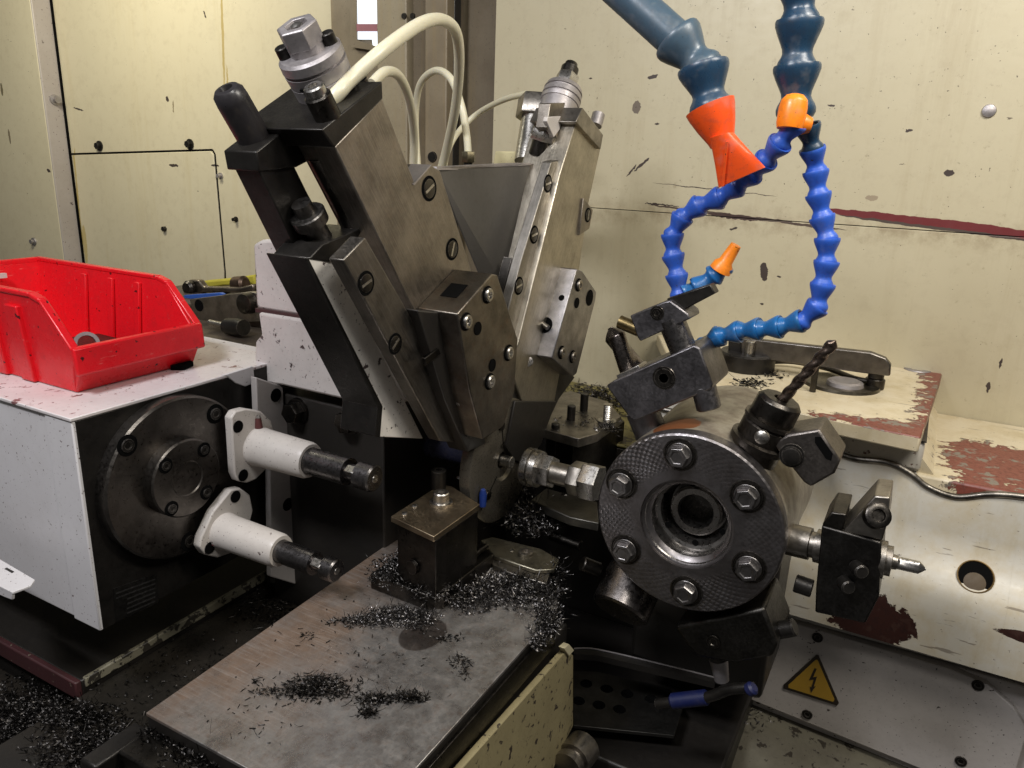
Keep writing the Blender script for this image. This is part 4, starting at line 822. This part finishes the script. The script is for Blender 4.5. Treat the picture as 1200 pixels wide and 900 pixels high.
swarf('stud_chips', 'small chips round the threaded stud on the mounting block', [(711, 503, 14, 6, 1), (675, 495, 30, 12, .5)], -29.95, 120, .5, .4, chip_mat, 1.0, 13)
swarf('pit_chips', 'chips in the dark pit beside the coolant pipe', [(870, 830, 50, 25, 1), (820, 850, 40, 20, 1)], -59.9, 200, .6, .4, chip_mat, 1.0, 14)
# ================================================================== RED BIN
rt = NT('red_plastic'); n2 = rt.noise(2, 6, .7); n4 = rt.noise(.5, 6, .7); sc1 = rt.ramp(rt.noise(3, 3, .6, stretch=(1, .15, 1.3)), .66, .70)
cc = rt.mix(rt.math('MULTIPLY', rt.ramp(n2, .5, .8), .25), (.76, .010, .018), (.42, .008, .014)); cc = rt.mix(rt.math('MULTIPLY', rt.ramp(n4, .55, .75), .35), cc, (.30, .012, .014))
cc = rt.mix(rt.math('MULTIPLY', sc1, .35), cc, (.85, .25, .22)); cc = rt.mix(rt.ramp(rt.noise(1.7, 3, .5), .69, .7), cc, (.05, .01, .01))
redm = rt.out(cc, rt.ramp(n4, .3, .7, .2, .42), 0, rt.bump(rt.noise(1, 3), .1, .001), **{'Subsurface Weight': .05})
bn = thing('storage_bin', 'red plastic open fronted storage bin on top of the white housing', 'storage bin', (-76, 45.5, -21.98))
Y0, Y1 = 38.7, 52.0; zb, zt = -21.95, -13.4; T = .35
def side_poly(y): return [(-66.2, y, zb), (-65.3, y, -19.7), (-65.0, y, -17.6), (-68.6, y, -13.7), (-70, y, zt), (-91, y, zt), (-90, y, zb)]
# near & far sides taper inwards to the base
def side(y, sgn):
    P_ = []
    for (x_, _, z_) in side_poly(0):
        ins = .7 * (zt - z_) / (zt - zb); P_.append(V((x_, y - sgn * ins, z_)))
    return P_
b = MB(); b.prism(side(Y0, -1), (0, T, 0)); b.build('near_side', redm, bn, .12)
b = MB(); b.prism(side(Y1, 1), (0, -T, 0)); b.build('far_side', redm, bn, .12)
MB().prism([(-66.2, 39.5, zb), (-66.2, 51.2, zb), (-90, 51.2, zb), (-90, 39.5, zb)], (0, 0, T)).build('bottom', redm, bn)
MB().prism([(-91, 38.8, zt), (-91, 51.9, zt), (-90, 51.2, zb), (-90, 39.5, zb)], (T, 0, 0)).build('back', redm, bn, .1)
b = MB().prism([V((-65.0, 39.0, -17.6)), V((-64.6, 39.0, -17.7)), V((-64.3, 39.0, -19.6)), V((-66.0, 39.4, zb)), V((-66.5, 39.4, zb)), V((-65.4, 39.0, -19.6))], (0, 12.7, 0)); b.build('front_lip', redm, bn, .12)
b = MB().prism([(-64.25, 38.6, -17.5), (-64.0, 38.6, -19.9), (-64.5, 38.6, -20.1), (-64.9, 38.6, -17.4)], (0, 13.6, 0)); b.build('label_rail', redm, bn, .15)
b = MB()
for y_, s_ in ((Y0, -1), (Y1, 1)):
    R_ = [(-64.6, -17.5), (-68.5, -13.55), (-70, -13.15), (-91.3, -13.15)]
    for (xa, za), (xb, zb_) in zip(R_, R_[1:]):
        b.prism([V((xa, y_ - .15 * s_ - .28, za)), V((xb, y_ - .15 * s_ - .28, zb_)), V((xb, y_ - .15 * s_ - .28, zb_ - .45)), V((xa, y_ - .15 * s_ - .28, za - .45))], (0, .8, 0))
b.prism([(-91.3, Y0, zt + .25), (-91.3, Y1, zt + .25), (-90.6, Y1, zt + .25), (-90.6, Y0, zt + .25)], (0, 0, -.6))
b.build('rim', redm, bn, .12)
for x_ in (-73.2, -77.6, -82.2):
    b = MB()
    for y_, s_ in ((Y1 - T - .1, 1),):
        b.prism([V((x_, y_, -14.1)), V((x_ + .9, y_, -14.1)), V((x_ + .75, y_ - .7, -21.6)), V((x_ + .15, y_ - .7, -21.6))], (0, -.35, 0))
    b.build('inner_rib', redm, bn, .08)
    b = MB().prism([V((x_ - .6, Y0 - .35, -14.6)), V((x_ + 1.4, Y0 - .35, -14.6)), V((x_ + 1.4, Y0 + .3, -21.9)), V((x_ - .6, Y0 + .3, -21.9))], (0, .5, 0)); b.build('outer_rib', redm, bn, .12)
MB().box(-89.95, -89.4, 46, 47.4, -14.9, -14.4).build('slot', cast_white, bn)
ri = MB().lathe((-73, 45.2, -19.6), V((.8, -.3, .25)), [(0, 1.2), (.45, 1.2), (.45, .85), (0, .85)], 36, cap0=False, cap1=False).build('steel_ring', alu); tag(ri, 'pale metal ring lying inside the red bin', 'ring')
pc = MB().prism([(-80, 42, -21.5), (-68.2, 41, -21.5), (-68, 49.5, -21.5), (-78, 50, -21.5)], (0, 0, 1.5)).build('dark_part', black_ox, None, .3); tag(pc, 'black metal part lying on the floor of the red bin', 'metal part')
ms = MB().prism([uz(206, 428, -21.98), uz(215, 424, -21.98), uz(227, 429, -21.98), uz(216, 434, -21.98), uz(200, 434, -21.98)], (0, 0, .5)).build('flat_scrap', hole, None, .05); tag(ms, 'small flat black piece half under the corner of the red bin', 'scrap')
# ================================================================== TOOLS at back left
sh = MB().box(-110, -62.3, 62.2, 96, -40, -25.0).build('rear_shelf', metal('shelf_oily', (.16, .13, .10), .4, .5, mt=.5), None, .1); tag(sh, 'oily dark shelf behind the white housing under the stray tools', 'shelf')
fb = thing('flat_steel_bar', 'flat grey steel bar with a hole standing behind the red bin', 'steel bar', uy(260, 390, 76))
MB().py([(222, 351), (292, 342), (318, 346), (318, 376), (236, 379), (228, 372)], 76, 1).build('bar', steel, fb, .06)
MB().lathe(uy(233, 358, 75.95), -YP, [(0, .9), (.05, .85)], 22).build('hole', hole, fb)
MB().lathe(uy(293, 355, 75.9), -YP, [(0, 1.5), (1.2, 1.4), (1.3, 1.1)], 24).build('round_boss', dark_steel, fb)
sd_ = thing('screwdriver', 'black handled tool lying in front of the flat steel bar', 'hand tool', uy(260, 385, 72))
MB().lathe(uy(264, 382, 72), uy(306, 386, 71) - uy(264, 382, 72), [(0, .6), (.5, 1.1), (3, 1.25), (4.2, 1.1)], 20).build('handle', black_ox, sd_)
MB().cyl(uy(246, 378, 72.3), uy(265, 382, 72), .45, n=14).build('ferrule', bright, sd_)
sp_ = thing('open_wrench', 'oily grey wrench lying on top near the yellow cloth', 'wrench', uy(255, 345, 85))
MB().py([(214, 334), (221, 328), (232, 328), (238, 336), (280, 337), (296, 333), (297, 342), (280, 343), (238, 343), (228, 346), (216, 344)], 84, 1.2).build('body', metal('wrench_steel', (.28, .24, .2), .35, .5), sp_, .3)
MB().lathe(uy(224, 337, 83.8), -YP, [(0, 1.1), (.6, 1.2), (1, .9)], 24).build('jaw', dark_steel, sp_)
hm = thing('hammer', 'rusty round headed hammer lying beside the yellow cloth', 'hammer', uy(285, 330, 88))
MB().lathe(uy(274, 333, 86), uy(300, 331, 86) - uy(274, 333, 86), [(0, .7), (.4, 1.2), (2.4, 1.2), (2.8, .8)], 24).build('head', metal('hammer_brown', (.17, .12, .09), .45, .5), hm)
MB().cyl(uy(284, 335, 86), uy(250, 346, 84), .45, n=14).build('handle', dark_steel, hm)
yc = MB().py([(212, 337), (232, 330), (265, 327), (297, 322), (299, 334), (262, 335), (228, 340)], 88, 3).build('yellow_cloth', paint('yellow_cloth_m', (.48, .42, .04), .7, (.1, .08, .02), .6), None, .3); tag(yc, 'crumpled yellow cloth lying behind the wrench and hammer', 'cloth')
br = MB().py([(215, 346), (258, 343), (262, 345), (258, 348), (216, 351)], 80, .6).build('blue_strip', paint('blue_strip_m', (.02, .10, .45), .4), None, .1); tag(br, 'thin blue plastic strip lying on the flat steel bar', 'strip')
# support blocks under the tools so nothing floats
sup = MB().box(-112, -70, 77.2, 95, -25, -23.2).build('tool_rack', metal('rack_dark', (.10, .08, .065), .5, .5, mt=.3), None, .2); tag(sup, 'dark step behind the flat bar carrying the wrench, hammer and cloth', 'rack')
# ================================================================== WHITE TUBES
tub = NT('milky_tube'); tub.out((.66, .62, .46), .35, 0, None, **{'Subsurface Weight': .25, 'Subsurface Radius': (.01, .008, .004)})
def tube_obj(label, pts, r, taper=None):
    b = MB(); b.tube(pts, r, 16, 10, taper); o = b.build('oil_tube', tub.m, None, 0, 80); tag(o, label, 'tube', 'milky plastic oil tubes'); return o
tube_obj('thickest milky tube arching from the grey adjuster knob over the pillar', [ux(384, 122, -40.2), ux(398, 107, -39.6), ux(412, 92, -39.5), uy(455, 54, 50), uy(495, 27, 56), uy(520, 24, 62), uy(535, 40, 66), uy(538, 80, 70), uy(533, 130, 74), uy(522, 180, 78), uy(508, 230, 80)], .56, .5)
tube_obj('short milky tube looping down behind the left slide body', [uy(436, 98, 52), uy(452, 84, 54), uy(468, 90, 58), uy(480, 118, 62), uy(485, 160, 66), uy(484, 205, 68)], .42)
tube_obj('milky tube looping into the brass fitting above the deflector', [uy(490, 200, 84), uy(487, 140, 84), uy(492, 100, 82), uy(510, 83, 80), uy(528, 92, 78), uy(541, 125, 77), uy(547, 160, 77), uy(548.5, 180, 77)], .42)
tube_obj('thin faint tube running from the large hex nut down behind the deflector', [uy(617, 110, 86), uy(590, 117, 90), uy(560, 133, 94), uy(537, 155, 92), uy(524, 180, 88), uy(518, 215, 84)], .38)
ft = thing('hose_fitting', 'small brass coloured tube fitting standing on the deflector rim', 'fitting', uy(548, 200, 77))
q = uy(548.5, 200, 77); MB().hexa(q + ud * .9, q + ud * 2.1, .8).build('nut', metal('fitting_brass', (.22, .19, .12), .4, .5), ft); MB().cyl(q + ud * -.6, q + ud * 1, .5, n=16).build('stem', black_ox, ft)
# ================================================================== COOLANT HOSES
def plastic(name, c, rough=.28):
    t = NT(name); n = t.noise(1.5, 6, .7); n2 = t.noise(.6, 3); oi = t.n('ShaderNodeObjectInfo')
    cc = t.mix(t.math('MULTIPLY', oi.outputs['Random'], .35), c, tuple(min(1, x * 1.25 + .02) for x in c))
    cc = t.mix(t.math('MULTIPLY', t.ramp(n, .48, .75), .6), cc, tuple(x * .42 + .012 for x in c)); cc = t.mix(t.math('MULTIPLY', t.ramp(n2, .55, .7), .18), cc, (.30, .30, .28))
    cc = t.mix(t.ramp(t.noise(4.5, 2, .5), .72, .74), cc, (.03, .025, .02))
    return t.out(cc, t.ramp(n, .3, .7, rough - .05, rough + .22), 0, t.bump(n, .14, .0006), **{'Subsurface Weight': .03})
navy = plastic('navy_plastic', (.012, .042, .085), .25); navyg = plastic('greyblue_plastic', (.05, .085, .12), .3); blue = plastic('blue_plastic', (.025, .10, .50), .33); cyan = plastic('teal_blue_plastic', (.012, .12, .34), .25)
orange = plastic('orange_plastic', (.86, .085, .008), .35); orange2 = plastic('light_orange_plastic', (.95, .24, .01), .3)
def resample(P_, step):
    Q = []; sub = 30; P_ = [V(p) for p in P_]
    for i in range(len(P_) - 1):
        p0 = P_[max(i - 1, 0)]; p1 = P_[i]; p2 = P_[i + 1]; p3 = P_[min(i + 2, len(P_) - 1)]
        for k in range(sub):
            t_ = k / sub; Q.append(.5 * ((2 * p1) + (p2 - p0) * t_ + (2 * p0 - 5 * p1 + 4 * p2 - p3) * t_ * t_ + (3 * p1 - p0 - 3 * p2 + p3) * t_ ** 3))
    Q.append(P_[-1]); out = [Q[0]]; acc = 0; tot = sum((b_ - a_).length for a_, b_ in zip(Q, Q[1:])); step = tot / max(1, round(tot / step)) * .995
    for a_, b_ in zip(Q, Q[1:]):
        acc += (b_ - a_).length
        if acc >= step: out.append(b_); acc = 0
    if acc > .4 * step: out.append(Q[-1])
    return out
def modhose(par, P_, R, step, mats, flip=False, r0=0):
    Q = resample(P_, step)
    for i, (a_, b_) in enumerate(zip(Q, Q[1:])):
        L = (b_ - a_).length; d = b_ - a_; a0 = a_
        if flip: a0, d = b_, a_ - b_
        # cup lip at t=0, tapering to a neck and ending in a ball that sits in the next cup
        prof = [(.10, .80), (0, .82), (-.02, .97), (.03, 1.0), (.12, .99), (.28, .89), (.48, .74), (.62, .64), (.72, .62), (.80, .67), (.90, .78), (1.0, .84), (1.10, .83), (1.2, .74)]
        wob = V((random.uniform(-.04, .04), random.uniform(-.04, .04), random.uniform(-.04, .04)))
        m = mats(i / max(1, len(Q) - 2)) if callable(mats) else mats
        MB().lathe(a0, d.normalized() + wob, [(t_ * L, r_ * R) for t_, r_ in prof], 28).build('segment', m, par, 0, 50)
    return Q
def yy(pts): return [uy(*p) for p in pts]
h1 = thing('coolant_hose', 'large grey blue coolant hose with a flat orange fan nozzle', 'coolant hose', uy(840, 130, 64))
pp = yy([(720, -18, 62), (799, 53, 62)])
MB().cyl(pp[0], pp[1], 1.42, n=40).build('straight_pipe', navyg, h1)
modhose(h1, yy([(793, 45, 62), (818, 68, 62), (830, 96, 62), (834, 124, 62)]), 1.95, 3.0, lambda f: navyg if f < .4 else navy)
# fan nozzle
nz0 = uy(838, 122, 62); 
MB().lathe(uy(832, 125, 62), uy(846, 166, 62) - uy(832, 125, 62), [(0, 1.3), (0, 1.9), (.5, 1.8), (1.6, 1.45), (2.6, 1.05), (3.0, .95)], 36).build('nozzle_socket', orange, h1)
fan = MB()
e0 = [uy(833, 163, 61.6), uy(859, 155, 61.6)]; e1 = [uy(842, 220, 61.9), uy(897, 196, 61.9)]
n_ = V((0, 1, 0)); vs2 = []
for k in range(9):
    f = k / 8; w = e0[0].lerp(e1[0], f), e0[1].lerp(e1[1], f ** .85); th_ = 1.0 * (1 - f) + .28 * f; mid = (w[0] + w[1]) / 2; hx = (w[1] - w[0]) / 2
    for j in range(16):
        an = 2 * math.pi * j / 16; ca, sa = math.cos(an), math.sin(an)
        sgn = (abs(ca) ** .7) * (1 if ca >= 0 else -1); vs2.append(mid + hx * sgn + n_ * th_ * (abs(sa) ** .8) * (1 if sa >= 0 else -1))
fs2 = [[k * 16 + j, k * 16 + (j + 1) % 16, (k + 1) * 16 + (j + 1) % 16, (k + 1) * 16 + j] for k in range(8) for j in range(16)] + [list(range(16)), [8 * 16 + j for j in range(16)]]
fan.add(vs2, fs2); fan.build('fan_nozzle', orange, h1)
rb_ = MB(); rb_.prism([uy(850, 166, 60.6), uy(853, 166, 60.6), uy(848, 218, 61.5), uy(845.5, 219, 61.5)], (0, .5, 0)); rb_.build('nozzle_ridge', orange, h1)
h2 = thing('coolant_hose', 'large navy vertical hose ending in an orange twin elbow feeding both small hoses', 'coolant hose', uy(935, 150, 66))
modhose(h2, yy([(936, -30, 64), (936, 5, 64), (938, 50, 64), (932, 92, 64), (932, 128, 64)]), 1.72, 3.1, navy)
MB().lathe(uy(931, 118, 62.3), uy(925, 150, 62.0) - uy(931, 118, 62.3), [(0, .8), (.1, .95), (.5, 1.02), (1.6, 1.0), (2.0, .9)], 28).build('elbow', orange2, h2)
MB().lathe(uy(931, 117, 62.3), ud, [(-.4, .98), (0, .92), (.35, .6), (.45, .2)], 24).build('elbow_crown', orange2, h2)
MB().lathe(uy(926, 143, 62.6), uy(949, 147, 63.2) - uy(926, 143, 62.6), [(0, .7), (1.0, .75), (1.5, .55)], 24).build('branch', orange2, h2)
h3 = thing('coolant_hose', 'long blue segmented hose curving left below the orange fan to a small orange tip', 'coolant hose', uy(790, 340, 66))
modhose(h3, yy([(932, 143, 62.3), (914, 168, 62.6), (893, 193, 63.6), (870, 213, 64.6), (845, 231, 65), (815, 243, 65), (793, 262, 65), (787, 285, 65), (792, 315, 65), (797, 345, 65), (815, 338, 66), (843, 318, 66.5), (850, 312, 66.5)]), .98, 1.72, lambda f: blue if f < .82 else cyan, False)
q0, q1 = uy(843, 318, 66.3), uy(862, 288, 66.3); MB().lathe(q0, q1 - q0, [(0, .7), (.1, .95), (.7, .85), (1.0, .6), (2.2, .5), (2.6, .45), (2.6, .3)], 24).build('orange_tip', orange2, h3)
h4 = thing('coolant_hose', 'blue segmented hose on the right hanging straight then hooking back to the holder', 'coolant hose', uy(900, 400, 66))
modhose(h4, yy([(946, 147, 64), (952, 175, 64.5), (957, 210, 65), (961, 245, 65), (970, 285, 65), (965, 330, 65), (955, 365, 65), (925, 381, 65), (885, 386, 65.5), (848, 392, 66), (828, 402, 66), (819, 418, 66)]), .98, 1.72, lambda f: navy if f < .03 else (blue if f < .62 else cyan))

for o in bpy.data.objects:
    for k in ('_o', '_mesh'):
        if k in o.keys(): del o[k]
